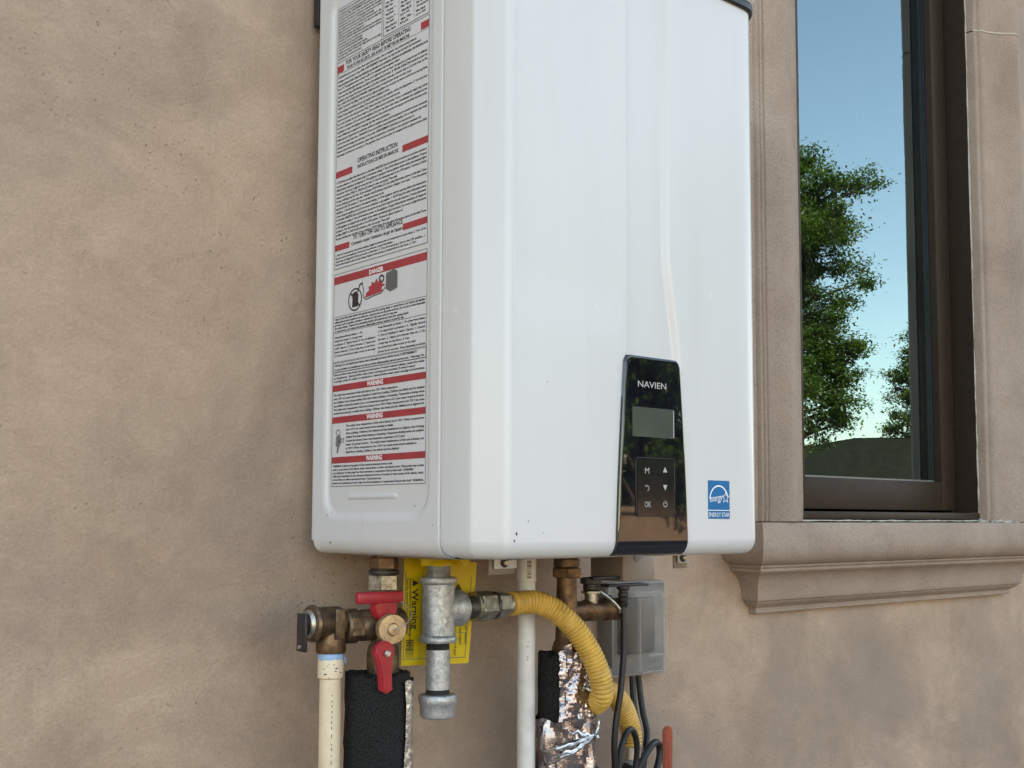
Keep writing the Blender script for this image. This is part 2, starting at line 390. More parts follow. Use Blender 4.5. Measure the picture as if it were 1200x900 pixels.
# ------------------------------------------------------------ the house: wall, window, stone surround
house = thing('stucco_house', (1.2,0,0), 'tan smooth stucco house wall with a stone-trimmed window beside the heater', 'house')
WX0, WX1, WZ0, WZ1 = .885, 1.492, 1.4955, 2.92
mb = MB()
def wall_front(mb):
    xs = [-7,-3,-1.5,-.5,.2,WX0,WX1,2.5,4,7,10]; zs = [0,.6,1.2,WZ0,2.0,2.5,WZ1,4,6.5]
    idx = {}; vs = []; fs = []
    for j, z in enumerate(zs):
        for i, x in enumerate(xs): idx[i,j] = len(vs); vs.append((x,0,z))
    for j in range(len(zs)-1):
        for i in range(len(xs)-1):
            if WX0-1e-6 <= xs[i] < WX1-1e-6 and WZ0-1e-6 <= zs[j] < WZ1-1e-6: continue
            fs.append((idx[i,j],idx[i+1,j],idx[i+1,j+1],idx[i,j+1]))
    mb.add(vs, fs)
wall_front(mb)
T = .22
mb.add([(WX0,0,WZ0),(WX1,0,WZ0),(WX1,0,WZ1),(WX0,0,WZ1),(WX0,T,WZ0),(WX1,T,WZ0),(WX1,T,WZ1),(WX0,T,WZ1)], [(0,1,5,4),(1,2,6,5),(2,3,7,6),(3,0,4,7)])
mb.add([(-7,0,0),(-7,8,0),(-7,8,6.5),(-7,0,6.5),(10,0,0),(10,8,0),(10,8,6.5),(10,0,6.5)], [(0,1,2,3),(4,5,6,7),(1,5,6,2)])
mb.build('wall', 'stucco', house, 0)
MB().box((-7.3,-.0,6.5),(10.3,8.3,6.7)).build('roof_slab', 'shingle', house, 0)
# room behind the window
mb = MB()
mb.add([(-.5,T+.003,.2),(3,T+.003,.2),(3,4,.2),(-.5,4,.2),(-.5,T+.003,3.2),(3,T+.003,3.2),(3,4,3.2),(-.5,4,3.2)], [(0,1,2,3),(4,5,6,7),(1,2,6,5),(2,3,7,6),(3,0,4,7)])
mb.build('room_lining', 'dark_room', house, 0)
MB().box((1.474,.09,1.52),(1.4905,.215,2.91)).build('interior_jamb', 'plaster', house, 0)

# window frame and sash
win = MB()
JX0, JX1 = .894, 1.482
win.box((JX1,-.017,1.5155),(JX1+.009,.085,2.915)); win.box((JX0-.008,-.017,1.5155),(JX0,.085,2.915))
win.bbox((JX0-.008,-.0195,1.5015),(JX1+.0088,.085,1.5145), .0015); win.box((JX0,-.016,2.905),(JX1,.085,2.915))
win.box((JX1-.006,.034,1.5155),(JX1-.0005,.08,2.90)); win.box((JX0+.0005,.034,1.5155),(JX0+.006,.08,2.90))
window = win.build('window', 'alu_brown', house, 30)
SY = .0248
SR0, SR1, SL0, SL1, RZ0, RZ1 = 1.4262, 1.4765, .8995, .985, 1.519, 1.5735
MB().bbox((SR0,SY,RZ0),(SR1,.07,2.9), .0015).build('sash_stile', 'alu_brown', window, 30)
MB().bbox((SL0,SY,RZ0),(SL1,.07,2.9), .0015).build('sash_stile', 'alu_brown', window, 30)
MB().bbox((SL1+.0003,SY+.0006,RZ0),(SR0-.0003,.07,RZ1), .0015).build('sash_rail', 'alu_brown', window, 30)
MB().bbox((SL1+.0003,SY+.0006,2.85),(SR0-.0003,.07,2.9), .0015).build('sash_rail', 'alu_brown', window, 30)
gk = MB(); gk.box((SR0-.0022,.0400,RZ1+.001),(SR0-.0004,.0444,2.848)); gk.box((SL1+.0004,.0400,RZ1+.001),(SL1+.0022,.0444,2.848))
gk.build('glazing_gasket', 'gasket', window, 0)
gk = MB(); gk.box((SL1+.0024,.0395,RZ1+.0002),(SR0-.0024,.0444,RZ1+.0036))
gk.build('glazing_bead', 'spacer', window, 0)
MB().add([(SL1,.0494,RZ1-.01),(SR0,.0442,RZ1-.01),(SR0,.0442,2.86),(SL1,.0494,2.86)], [(0,1,2,3)]).build('pane', 'glass', window, 0)
gk = MB(); gk.box((SR0-.011,.047,RZ1-.005),(SR0-.0005,.060,2.85)); gk.box((SL1+.0005,.047,RZ1-.005),(SL1+.011,.060,2.85))
gk.build('pane_spacer', 'spacer', window, 0)

# stone casing: moulded blocks
CP = [(0,.002),(0,.0335),(.0008,.035),(.003,.0375),(.0055,.0382),(.0075,.037),(.0085,.0375),(.0095,.0405),(.0115,.0435),(.014,.0458),(.0165,.0465),(.018,.0455),(.0195,.0462),
      (.025,.0478),(.034,.0512),(.044,.0562),(.054,.0625),(.063,.0695),(.071,.0765),(.0755,.080),(.079,.0812),(.084,.0815),(.089,.0802),(.095,.0772),(.101,.0732),(.107,.0688),(.112,.065),(.117,.062),
      (.1185,.0605),(.119,.0585),(.121,.0585),(.1225,.0605),(.1245,.061),(.1262,.0598),(.127,.0572),(.1295,.0572),(.131,.0588),(.133,.0588),(.1345,.057),(.1355,.052),(.150,.047),(.165,.0465),(.168,.044),(.168,.002)]
def casing(x0, sgn, z0, z1, seed):
    rnd = random.Random(seed); mb = MB(); zs = []
    z = z0; nz = max(2, int((z1-z0)/.02)); n = len(CP)
    vs = []; fs = []
    for j in range(nz+1):
        z = z0 + (z1-z0)*j/nz
        e = .0012*(1 if j in (0, nz) else 0)
        for i, (u, p) in enumerate(CP):
            k = noise.noise((u*40+seed*7, z*9, seed))*.0007 + noise.noise((u*160+seed, z*60, 3))*.0004
            pp = max(.0, p - e + (k if p > .01 else 0))
            vs.append((x0 + sgn*u, -pp, z))
    for j in range(nz):
        for i in range(n-1): fs.append((j*n+i, j*n+i+1, (j+1)*n+i+1, (j+1)*n+i))
    fs.append(tuple(range(n))); fs.append(tuple(nz*n+i for i in range(n)))
    return mb.add(vs, fs).build('casing_block', 'stone', house, 38)
SILLTOP = 1.4962
casing(.893, -1, SILLTOP+.0015, 2.60, 1); casing(.893, -1, 2.603, 2.93, 2)
casing(1.484, 1, SILLTOP+.0015, 2.4685, 3); casing(1.484, 1, 2.4715, 2.93, 4)
MB().bbox((.725,-.078,2.9315),(1.652,.0,3.10), .01, 3).build('casing_block', 'stone', house)
# mortar in the joints, caulk round the frame
def ragged(name, pts, r, seed, mat, parent):
    rnd = random.Random(seed); path = []; rad = []
    for p in spline(pts, 14):
        path.append(p + Vector((rnd.uniform(-1,1), rnd.uniform(-1,1), rnd.uniform(-1,1)))*r*.35); rad.append(r*rnd.uniform(.5,1.35))
    return MB().tube(path, rad, 6).build(name, mat, parent, 60)
mb = MB()
vs = []
for u, p in CP[1:-1]: vs.append((1.484+u, -(p-.001), 2.47))
o = MB().tube(vs, .0019, 6).build('mortar_joint', 'mortar', house, 60)
ragged('caulk_bead', [(1.4845,-.0175,1.50),(1.4842,-.0178,1.7),(1.4846,-.0174,1.9),(1.484,-.0178,2.2),(1.4845,-.0176,2.5),(1.4842,-.0176,2.9)], .0016, 5, 'caulk', house)
ragged('caulk_bead', [(.90,-.0205,1.4992),(1.1,-.021,1.4990),(1.3,-.0208,1.4992),(1.483,-.0205,1.4992)], .0014, 6, 'caulk', house)
mb = MB(); rnd = random.Random(9)
for k in range(70):
    x = 1.478 + abs(rnd.gauss(0,.05)); y = -.018 - rnd.random()*.05*(1 if x > 1.49 else .3); r = rnd.uniform(.003,.0085)
    bm = bmesh.new(); bmesh.ops.create_icosphere(bm, subdivisions=1, radius=1)
    bm.verts.index_update()
    mb.add([(x+v.co.x*r*1.5, y+v.co.y*r, SILLTOP+max(0,v.co.z)*r*rnd.uniform(.6,1.3)*max(.25,1-(x-1.478)*8)) for v in bm.verts], [[v.index for v in f.verts] for f in bm.faces]); bm.free()
mb.build('mortar_smear', 'mortar', house, 80)['kind'] = 'stuff'
# sill with mitred returns
SP = [(.0,1.3552),(.0125,1.3552),(.014,1.3562),(.0142,1.3605),(.0132,1.3612),(.0135,1.3635),(.0165,1.366),(.021,1.3685),(.0255,1.372),(.0272,1.3745),(.0262,1.3752),(.0295,1.3758),(.0305,1.3775),(.0312,1.384),(.0325,1.392),(.035,1.400),
      (.0388,1.4075),(.0437,1.4135),(.0495,1.418),(.0545,1.4203),(.0548,1.4212),(.0572,1.4216),(.0586,1.423),(.0588,1.4255),(.0575,1.4268),(.0578,1.4275),(.0605,1.428),(.0618,1.4295),(.0618,1.431),(.0605,1.432),(.064,1.4332),
      (.0715,1.4375),(.0772,1.4435),(.0808,1.451),(.0824,1.459),(.0826,1.467),(.0820,1.4755),(.0808,1.484),(.0795,1.490),(.0782,1.4938),(.0755,SILLTOP),(.0,SILLTOP)]
def sill():
    XL, XR = .811, 1.590
    xs = [XL + (XR-XL)*k/40 for k in range(41)]
    vs = []; n = len(SP); st = []
    for k in range(4): st.append(('l', k/3))
    for x in xs: st.append(('f', x))
    for k in range(4): st.append(('r', 1-k/3))
    for kind, t in st:
        for p, z in SP:
            q = p
            if .002 < p and z < SILLTOP-.001: q = p + noise.noise((t*9+(5 if kind=='r' else 0), p*80, z*60))*.0007
            if kind == 'l': vs.append((XL-q, -q*t, z))
            elif kind == 'r': vs.append((XR+q, -q*t, z))
            else:
                f = (t-XL)/(XR-XL)
                vs.append((XL-q + (XR-XL+2*q)*f, -q, z))
    fs = []
    # drop duplicates: station 'l' t=1 equals first 'f'
    for i in range(len(st)-1):
        for j in range(n-1): fs.append((i*n+j, (i+1)*n+j, (i+1)*n+j+1, i*n+j+1))
    mb = MB().add(vs, fs)
    o = mb.build('window_sill', 'stone', house, 30)
    bm = bmesh.new(); bm.from_mesh(o.data); bmesh.ops.remove_doubles(bm, verts=bm.verts[:], dist=.00005); bm.to_mesh(o.data); bm.free()
    o.data.shade_smooth(); o.data.set_sharp_from_angle(angle=R(30))
sill()

# ============================================================ the water heater
heater = thing('water_heater', (.22,-.18,1.462), 'white tankless water heater mounted on the stucco wall left of the window', 'water heater')
ZB, ZT = 1.462, 2.158
# body with a recessed rounded panel on its left side
S0, S1 = .0185, .2575                      # distance of its back and front edge from the wall
def rr_sdf(s, z, s0, s1, z0, z1, r):
    cx, cz = (s0+s1)/2, (z0+z1)/2; qx, qz = abs(s-cx)-(s1-s0)/2+r, abs(z-cz)-(z1-z0)/2+r
    return math.hypot(max(qx,0), max(qz,0)) + min(max(qx,qz),0) - r
REC = (.0455,.2405,1.4995,2.092,.028)
def side_x(s, z):
    x = .0032*sstep(-.0005, -.0075, rr_sdf(s, z, *REC)) + .0006*sstep(.002,-.0005,rr_sdf(s,z,*REC))
    d = -rr_sdf(s, z, S0, S1+.02, ZB, ZT, .016)
    r = .015; dz = z-ZB; db = s-S0
    def rnd_in(d, r): return 0 if d >= r else r - math.sqrt(max(0, r*r-(r-d)**2))
    x += max(rnd_in(dz, .017)*.8, rnd_in(db, .007)) if d > .0 else .013
    x += rnd_in(S1-s, .0022)
    # pressed rib under the labels
    rb = rr_sdf(s, z, .092, .182, 1.5205, 1.5255, .0024); x -= .0016*sstep(.0008,-.0014,rb)
    return x
def knots(pieces):
    out = []
    for a, b, st in pieces:
        n = max(1, round((b-a)/st))
        for k in range(n): out.append(a+(b-a)*k/n)
    out.append(pieces[-1][1]); return out
ss = knots([(S0,S0+.007,.0010),(S0+.007,.037,.003),(.037,.058,.0011),(.058,.09,.004),(.09,.094,.001),(.094,.18,.006),(.18,.184,.001),(.184,.222,.004),(.222,.243,.0011),(.243,.254,.003),(.254,S1,.0006)])
zz = knots([(ZB,ZB+.018,.0012),(ZB+.018,1.496,.003),(1.496,1.513,.0011),(1.513,1.528,.0009),(1.528,1.56,.004),(1.56,2.03,.02),(2.03,2.062,.004),(2.062,2.094,.0012),(2.094,ZT,.008)])
vs = []; fs = []; W = len(ss)
for z in zz:
    for s in ss:
        s_, z_ = s, z
        # clip the lower back corner to a rounded outline
        cr = .014; cs, cz = S0+cr, ZB+cr
        if s < cs and z < cz:
            dx, dz = s-cs, z-cz; L = math.hypot(dx, dz)
            if L > cr: s_, z_ = cs+dx/L*cr, cz+dz/L*cr
            e = max(0, cr-min(L,cr)); x = .012*(1-math.sqrt(max(0,1-(1-min(1,e/.012))**2)))
            x = max(x, 0)
        else: x = side_x(s, z)
        vs.append((x, -s_, z_))
for j in range(len(zz)-1):
    for i in range(W-1): fs.append((j*W+i, j*W+i+1, (j+1)*W+i+1, (j+1)*W+i))
mb = MB().add(vs, fs)
mb.build('side_panel', 'enamel', heater, 50)
# the rest of the casing: right side, back, bottom, top
mb = MB()
a0 = .012
mb.add([(a0,-S0-.012,ZB+.0005),(.408,-S0-.012,ZB+.0005),(.408,-S1+.0005,ZB+.0005),(a0,-S1+.0005,ZB+.0005)], [(0,1,2,3)])
mb.add([(.42,-S0,ZB+.012),(.42,-S1,ZB+.012),(.42,-S1,ZT),(.42,-S0,ZT),(.408,-S0-.004,ZB+.0005),(.408,-S1,ZB+.0005)], [(0,1,2,3),(0,4,5,1)])
mb.add([(.007,-S0,ZB+.012),(.42,-S0,ZB+.012),(.42,-S0,ZT),(.007,-S0,ZT)], [(0,1,2,3)])
mb.add([(0,-S0,ZT),(.42,-S0,ZT),(.42,-S1,ZT),(0,-S1,ZT)], [(0,1,2,3)])
mb.build('back_casing', 'enamel', heater, 30)
# front cover
def cover_profile(k):
    for _ in range(2):
        n = [k[0]]
        for a, b in zip(k[:-1], k[1:]):
            n.append((a[0]*.75+b[0]*.25, a[1]*.75+b[1]*.25)); n.append((a[0]*.25+b[0]*.75, a[1]*.25+b[1]*.75))
        n.append(k[-1]); k = n
    return k
def crown(x): return -.3331 - .0030*(1-((x-.205)/.1788)**2)
KL = cover_profile([(.0022,-.2588),(.0004,-.2592),(0,-.2606),(0,-.266),(.0008,-.285),(.0022,-.3002),(.0030,-.3030),(.0048,-.3062),(.0110,-.3166),(.0180,-.3282),(.0196,-.3306),(.0218,-.3320),(.0262,-.3331)])
KR = cover_profile([(.3780,crown(.378)),(.3880,-.3318),(.3985,-.3245),(.4100,-.3085),(.4172,-.2930),(.4198,-.280),(.42,-.266),(.42,-.2606),(.4196,-.2592),(.4178,-.2588)])
fx = knots([(.0262,.0263,.0001),(.0263,.034,.0011),(.034,.170,.008),(.170,.176,.0009),(.176,.183,.0004),(.183,.192,.0012),(.192,.232,.004),(.232,.266,.0009),(.266,.378,.008)])[1:-1]
prof = KL + [(x, crown(x)) for x in fx] + KR
def pnormals(prof):
    out = []
    for i in range(len(prof)):
        a, b = prof[max(0,i-1)], prof[min(len(prof)-1,i+1)]
        tx, ty = b[0]-a[0], b[1]-a[1]; L = math.hypot(tx,ty) or 1
        out.append((-ty/L*-1, tx/L*-1))     # outward normal: tangent turned clockwise
    return out
pn = pnormals(prof)
if pn[len(pn)//2][1] > 0: pn = [(-a,-b) for a, b in pn]
CB = .018
def inset(z):
    h = z-ZB
    return 0 if h >= CB else (CB - math.sqrt(max(0, CB*CB-(CB-h)**2)))*.85
def band_edges(z):
    fl = 1-sstep(1.655, 1.79, z)
    return .1785-.0035*(1-sstep(1.655,1.70,z)), .2365+.0165*fl
def relief(x, z):
    if x < .03 or x > .37: return 0
    l, r = band_edges(z)
    h = .0060*sstep(l, l+.0024, x)*(1-sstep(r, r+.0085, x))
    h += .0018*sstep(.0296,.0326,x)*sstep(1.672,1.74,z)*(1-sstep(.16,.172,x))
    return h
zc = knots([(ZB,ZB+.018,.0012),(ZB+.018,1.64,.02),(1.64,1.80,.005),(1.80,2.1,.02)])
vs = []; fs = []; W = len(prof)
for z in zc:
    d = inset(z)
    for (x, y), (nx, ny) in zip(prof, pn):
        vs.append((x-nx*d, min(y-ny*d + relief(x,z), -.2585), z))
for j in range(len(zc)-1):
    for i in range(W-1): fs.append((j*W+i, j*W+i+1, (j+1)*W+i+1, (j+1)*W+i))
fs.append(tuple(range(W)))
MB().add(vs, fs).build('front_cover', 'enamel', heater, 50)
# cap over the top of the cover, on a black gasket
def ring_band(off, z0, z1, r):
    vs = []; fs = []; rows = [(off-r, z0), (off, z0+r), (off, z1-r), (off-r, z1)]
    for of, z in rows:
        for (x, y), (nx, ny) in zip(prof, pn): vs.append((x+nx*of, y+ny*of, z))
    for j in range(3):
        for i in range(W-1): fs.append((j*W+i, j*W+i+1, (j+1)*W+i+1, (j+1)*W+i))
    fs.append(tuple(range(W))); fs.append(tuple(3*W+i for i in range(W)))
    return MB().add(vs, fs)
ring_band(.0045, 2.0885, 2.0985, .002).build('cap_gasket', 'black_plastic', heater, 40)
ring_band(.0068, 2.0988, 2.158, .003).build('top_cap', 'enamel', heater, 40)
MB().bbox((.0010,-.0175,2.067),(.30,-.0060,2.2), .002).build('wall_bracket', 'black_plastic', heater)
# mounting tabs under the casing
for x, w_ in ((.1010,.0150),(.3750,.0100)):
    y = -.238
    t = MB().bbox((x-w_,y,1.4492),(x+w_,y+.002,1.4660), .0012).build('mounting_tab', 'enamel', heater)
    MB().bbox((x-w_-.0045,y+.0035,1.4430),(x+w_,y+.0055,1.4600), .0012).build('tab_backing', 'grey_metal', t)
    MB().lathe((x-.0025,y-.0002,1.4555), (0,-1,0), [(.0050,0),(.0050,.0012),(.0042,.0016)], 18).build('screw_hole', 'ink', t)
    MB().lathe((x-.0015,y-.0016,1.4553), (0,-1,0), [(.0030,0),(.0030,.0012),(.0020,.0020)], 12).build('screw', 'steel', t)
MB().bbox((.05,-.225,1.4590),(.36,-.2235,1.4615), .0005).build('bottom_flange', 'grey_metal', heater)
MB().bbox((.030,-.222,1.4595),(.40,-.06,1.4618), .001).build('bottom_plate', 'grey_metal', heater)
# grey terminal housing under the casing
gb = MB().bbox((.3825,-.131,1.4225),(.4405,-.073,1.4600), .0012).build('terminal_housing', 'grey_metal', heater)
MB().lathe((.408,-.1312,1.4535), (0,-1,0), [(.006,0),(.006,.0012)], 20).build('knockout', 'box_grey', gb)
# paint chips
rnd = random.Random(4)
def chip(s, z, r, el=1.0, front=None):
    pts = []
    for k in range(8):
        a = 2*math.pi*k/8; q = r*rnd.uniform(.55,1.1)
        if front is None: pts.append((side_x(s,z)-.00012, -s+math.cos(a)*q, z+math.sin(a)*q*el))
        else: pts.append((front+math.cos(a)*q, crown(front)+inset(z)-.00025, z+math.sin(a)*q*el))
    return MB().add(pts, [tuple(range(8))]).build('paint_chip', 'ink', heater, 0)
chip(.062,1.4745,.0022,.7); chip(.056,1.5035,.0011); chip(.061,1.5065,.001); chip(.125,1.4935,.0008); chip(.213,1.5125,.0009); chip(.2475,1.4937,.0008)
chip(0,1.498,.0009,1,.047); chip(0,1.4865,.0013,1.6,.033); chip(0,1.480,.0008,2.6,.0305); chip(0,1.487,.0006,1.0,.066); chip(0,2.062,.0010,2.2,.206)

# ---------------------------------------------------------- control panel
PZ0, PZ1 = ZB+.0016, 1.668
def pl(z): t = (z-PZ0)/(PZ1-PZ0); return .1600 + .0125*t**1.3
def pr(z): t = (z-PZ0)/(PZ1-PZ0); return .2680 - .0115*t**1.6
def panel_grid():
    us = knots([(0,.04,.008),(.04,.96,.06),(.96,1,.008)]); zs = knots([(PZ0,ZB+.018,.0012),(ZB+.018,1.654,.012),(1.654,PZ1,.0009)])
    vs = []; fs = []
    for z in zs:
        h = PZ1-z; RR = .010
        c = RR - math.sqrt(max(0,RR*RR-(RR-h)**2)) if h < RR else 0
        l, r = pl(z)+c*.8, pr(z)-c*1.1
        for u in us:
            x = l+(r-l)*u; e = min(x-l, r-x, h*1.0)
            bv = .0024*(1-math.sqrt(max(0,1-(1-min(1,e/.0032))**2)))
            ed = .0058*(e < 1e-6)
            yy = crown(x) + inset(z) - .0034 + bv + ed
            vs.append((x, yy, z - (.0008 if False else 0)))
    W = len(us)
    for j in range(len(zs)-1):
        for i in range(W-1): fs.append((j*W+i, j*W+i+1, (j+1)*W+i+1, (j+1)*W+i))
    return MB().add(vs, fs)
panel = panel_grid().build('control_panel', 'panel', heater, 50)
def psurf(x, z): return crown(x) - .0034
def rrect(x0, x1, z0, z1, r, y, n=5):
    pts = []
    for cx, cz, a0 in ((x1-r,z1-r,0),(x0+r,z1-r,90),(x0+r,z0+r,180),(x1-r,z0+r,270)):
        for k in range(n+1):
            a = R(a0+90*k/n); pts.append((cx+r*math.cos(a), y, cz+r*math.sin(a)))
    return pts
yp = psurf(.215,1.55)
lcd = MB().prism(rrect(.1822,.2452,1.5842,1.6146,.0012, yp-.0003), (0,.001,0)).build('display', 'lcd', panel, 0)
MB().prism(rrect(.2436,.2446,1.5852,1.6136,.0003, yp-.0005), (0,.0003,0)).build('display_highlight', 'icon', panel, 0)  # pale strip: highlight painted along the right edge of the display
kp = MB().prism(rrect(.1868,.2442,1.5035,1.5625,.0035, yp-.0013), (0,.002,0)).build('keypad', 'key', panel, 0)
bm = bmesh.new(); bm.from_mesh(kp.data); bmesh.ops.bevel(bm, geom=[e for e in bm.edges if all(v.co.y < yp-.001 for v in e.verts)], offset=.0009, segments=2, affect='EDGES'); bm.to_mesh(kp.data); bm.free()
kr = rrect(.1864,.2446,1.5031,1.5629,.0038, yp-.0006); kr.append(kr[0]); MB().tube(kr, .00045, 6, False).build('keypad_edge', 'black_plastic', panel, 60)
yk = yp-.0016; U, V = (1,0,0), (0,0,1)
flat(text_lines([('NAVIEN', .0092, (.1905,yp-.00025,1.6352), U, V, .0425, 'L')], bold=.004), 'panel_lettering', 'icon', panel)
def tri(c, s, up): x, z = c; return [(x-s,yk,z-s*up*.8),(x+s,yk,z-s*up*.8),(x,yk,z+s*up)]
def icon_obj(name, mb): return mb.build(name, 'icon', panel, 0)
icon_obj('key_symbol', text_lines([('M', .0085, (.1988,yk,1.5468), U, V, .0062, 'L')]))
icon_obj('key_symbol', text_lines([('OK', .0085, (.1980,yk,1.5125), U, V, .0095, 'L')]))
icon_obj('key_symbol', MB().add(tri((.2290,1.5512),.0032,1), [(0,1,2)]))
icon_obj('key_symbol', MB().add(tri((.2290,1.5330),.0032,-1), [(0,1,2)]))
def arc_strip(cx, cz, r, a0, a1, wd, y, n=18):
    vs = []; fs = []
    for k in range(n+1):
        a = R(a0+(a1-a0)*k/n)
        for q in (r-wd/2, r+wd/2): vs.append((cx+q*math.cos(a), y, cz+q*math.sin(a)))
    for k in range(n): fs.append((2*k,2*k+1,2*k+3,2*k+2))
    return MB().add(vs, fs)
back = arc_strip(.2022,1.5318,.0023,-90,90,.0007,yk); back.add([(.1992,yk,1.5338),(.2022,yk,1.5338),(.2022,yk,1.5345),(.1992,yk,1.5345)], [(0,1,2,3)])
back.add([(.1984,yk,1.53415),(.2002,yk,1.5355),(.2002,yk,1.5328)], [(0,1,2)]); icon_obj('key_symbol', back)
pw = arc_strip(.2290,1.5158,.0028,-235,55,.0007,yk); pw.add([(.22865,yk,1.5162),(.22935,yk,1.5162),(.22935,yk,1.5198),(.22865,yk,1.5198)], [(0,1,2,3)]); icon_obj('key_symbol', pw)
# blue efficiency sticker
ys_ = crown(.322)-.0004
es = MB().prism([(.3035,ys_,1.501),(.3400,ys_,1.501),(.3400,ys_,1.5425),(.3035,ys_,1.5425)], (0,.0006,0)).build('efficiency_sticker', 'blue', heater, 0)
ye = ys_-.0002
pm = MB()
pm.add([(.3035,ye,1.5098),(.34,ye,1.5098),(.34,ye,1.5106),(.3035,ye,1.5106)], [(0,1,2,3)])
aa = arc_strip(.3217,1.5215,.0152,8,176,.0016,ye,26); pm.add(aa.v, aa.f)
star = []
for k in range(10):
    a = R(90+36*k); q = .0068 if k % 2 == 0 else .0030; star.append((.3330+q*math.cos(a), ye, 1.5240+q*math.sin(a)))
star2 = [(.3330+(p[0]-.3330)*.74, ye, 1.5240+(p[2]-1.5240)*.74) for p in star]
pm.add(star+star2, [(k,(k+1)%10,(k+1)%10+10,k+10) for k in range(10)])
t_ = text_lines([('energy', .0115, (.3062,ye,1.5190), (1,0,.10), (.28,0,1), .0205, 'L'), ('ENERGY STAR', .0066, (.3048,ye,1.5032), U, V, .0340, 'L')]); pm.add(t_.v, t_.f)
pm.build('sticker_print', 'white_ink', es, 0)

# ---------------------------------------------------------- labels on the side panel
LX = .0032+.0006-.00035
LU, LV = (0,-1,0), (0,0,1)
def lp(s, z, d=0): return (LX-d, -s, z)
def lrect(s0, s1, z0, z1, d): return [lp(s0,z0,d), lp(s1,z0,d), lp(s1,z1,d), lp(s0,z1,d)]
def rule(mb, s0, s1, z0, z1, d=.00025): mb.add(lrect(s0,s1,z0,z1,d), [(0,1,2,3)])
def frame_rule(mb, s0, s1, z0, z1, t=.0007): rule(mb,s0,s1,z0,z0+t); rule(mb,s0,s1,z1-t,z1); rule(mb,s0,s0+t,z0+t,z1-t); rule(mb,s1-t,s1,z0+t,z1-t)
def plate(name, s0, s1, z0, z1): return MB().prism(lrect(s0,s1,z0,z1,0), (.0006,0,0)).build(name, 'label', heater, 0)
A0, A1 = .0570, .2306
EN = ("WARNING: If you do not follow these instructions exactly, a fire or explosion may result causing property damage, personal injury or loss of life. "
 "AVERTISSEMENT: Quiconque ne respecte pas a la lettre les instructions dans la presente notice risque de declencher un incendie ou une explosion entrainant des dommages, des blessures ou la mort. "
 "A. This appliance does not have a pilot. It is equipped with an ignition device which automatically lights the burner. Do not try to light the burner by hand. Cet appareil ne comporte pas de veilleuse. Il est muni d'un dispositif d'allumage qui allume automatiquement le bruleur. "
 "B. BEFORE OPERATING smell all around the appliance area for gas. Be sure to smell next to the floor because some gas is heavier than air and will settle on the floor. AVANT DE LE FAIRE FONCTIONNER, reniflez tout autour de l'appareil pour deceler une odeur de gaz. "
 "WHAT TO DO IF YOU SMELL GAS: Do not try to light any appliance. Do not touch any electric switch; do not use any phone in your building. Immediately call your gas supplier from a neighbor's phone. Follow the gas supplier's instructions. If you cannot reach your gas supplier, call the fire department. "
 "C. Use only your hand to push in or turn the gas control knob. Never use tools. If the knob will not push in or turn by hand, do not try to repair it, call a qualified service technician. Force or attempted repair may result in a fire or explosion. "
 "D. Do not use this appliance if any part has been under water. Immediately call a qualified service technician to inspect the appliance and to replace any part of the control system and any gas control which has been under water. "
 "N'utilisez pas cet appareil s'il a ete plonge dans l'eau, meme partiellement. Faites inspecter l'appareil par un technicien qualifie et remplacez toute partie du systeme de controle et toute commande qui ont ete plonges dans l'eau. ")
OP = ("1. STOP! Read the safety information above on this label. ARRETEZ! Lisez les instructions de securite sur la portion superieure de cette etiquette. 2. Set the thermostat to the lowest setting. 3. Turn off all electric power to the appliance. Coupez l'alimentation electrique de l'appareil. "
 "4. This appliance is equipped with an ignition device which automatically lights the burner. Do not try to light the burner by hand. 5. Turn the manual gas valve to the OFF position. Tournez le robinet manuel a la position ARRET. "
 "6. Wait five (5) minutes to clear out any gas. Then smell for gas, including near the floor. If you smell gas, STOP! Follow B in the safety information above on this label. If you do not smell gas, go to the next step. Attendre cinq (5) minutes pour laisser echapper tout le gaz. "
 "7. Turn the manual gas valve to the ON position. 8. Turn on all electric power to the appliance. 9. Set the thermostat to the desired setting. 10. If the appliance will not operate, follow the instructions to turn off gas to appliance and call your service technician or gas supplier. ")
OFF = ("1. Set the thermostat to the lowest setting. Reglez le thermostat a la temperature la plus basse. 2. Turn off all electric power to the appliance if service is to be performed. Coupez l'alimentation electrique de l'appareil s'il faut proceder a l'entretien. 3. Turn the manual gas valve to the OFF position. ")
DG = ("Vapors from flammable liquids will explode and catch fire causing death or severe burns. Les vapeurs de liquides inflammables peuvent exploser et prendre feu, causant la mort ou de graves brulures. Do not use or store flammable products such as gasoline, solvents or adhesives in the same room or area near the water heater. ")
KP = ("Keep flammable products: 1. Far away from heater. 2. In approved containers. 3. Tightly closed. 4. Out of children's reach. Vapors: 1. Cannot be seen. 2. Vapors are heavier than air. 3. Go a long way on the floor. 4. Can be carried from other rooms to the main burner by air currents. ")
W1 = ("The outlet water temperature of this unit is factory set at 120 F. Water temperatures over 125 F can cause severe burns instantly or death from scalding. Children, the elderly and the disabled are at highest risk of being scalded. Feel water before bathing or showering. Temperature limiting valves are available. Consult the manual. L'eau a une temperature superieure a 52 C peut causer de graves brulures. ")
class Feed:
    def __init__(s, t): s.t = t.split(' '); s.i = 0
    def line(s, n):
        out = ''
        while len(out) < n: out += (' ' if out else '') + s.t[s.i % len(s.t)]; s.i += 1
        return out
def para(text, s0, s1, z0, z1, n, chars, size, rs):
    """n lines of print between two heights"""
    fd = Feed(text); items = []; st = (z1-z0)/n
    for k in range(n):
        wd = (s1-s0)*(1 if rs.random() < .62 else rs.uniform(.55,.97)); 
        t = fd.line(int(chars*wd/(s1-s0)))
        items.append((t, size, lp(s0, z1-st*(k+.82), .00025), LU, LV, wd, 'L'))
    return items
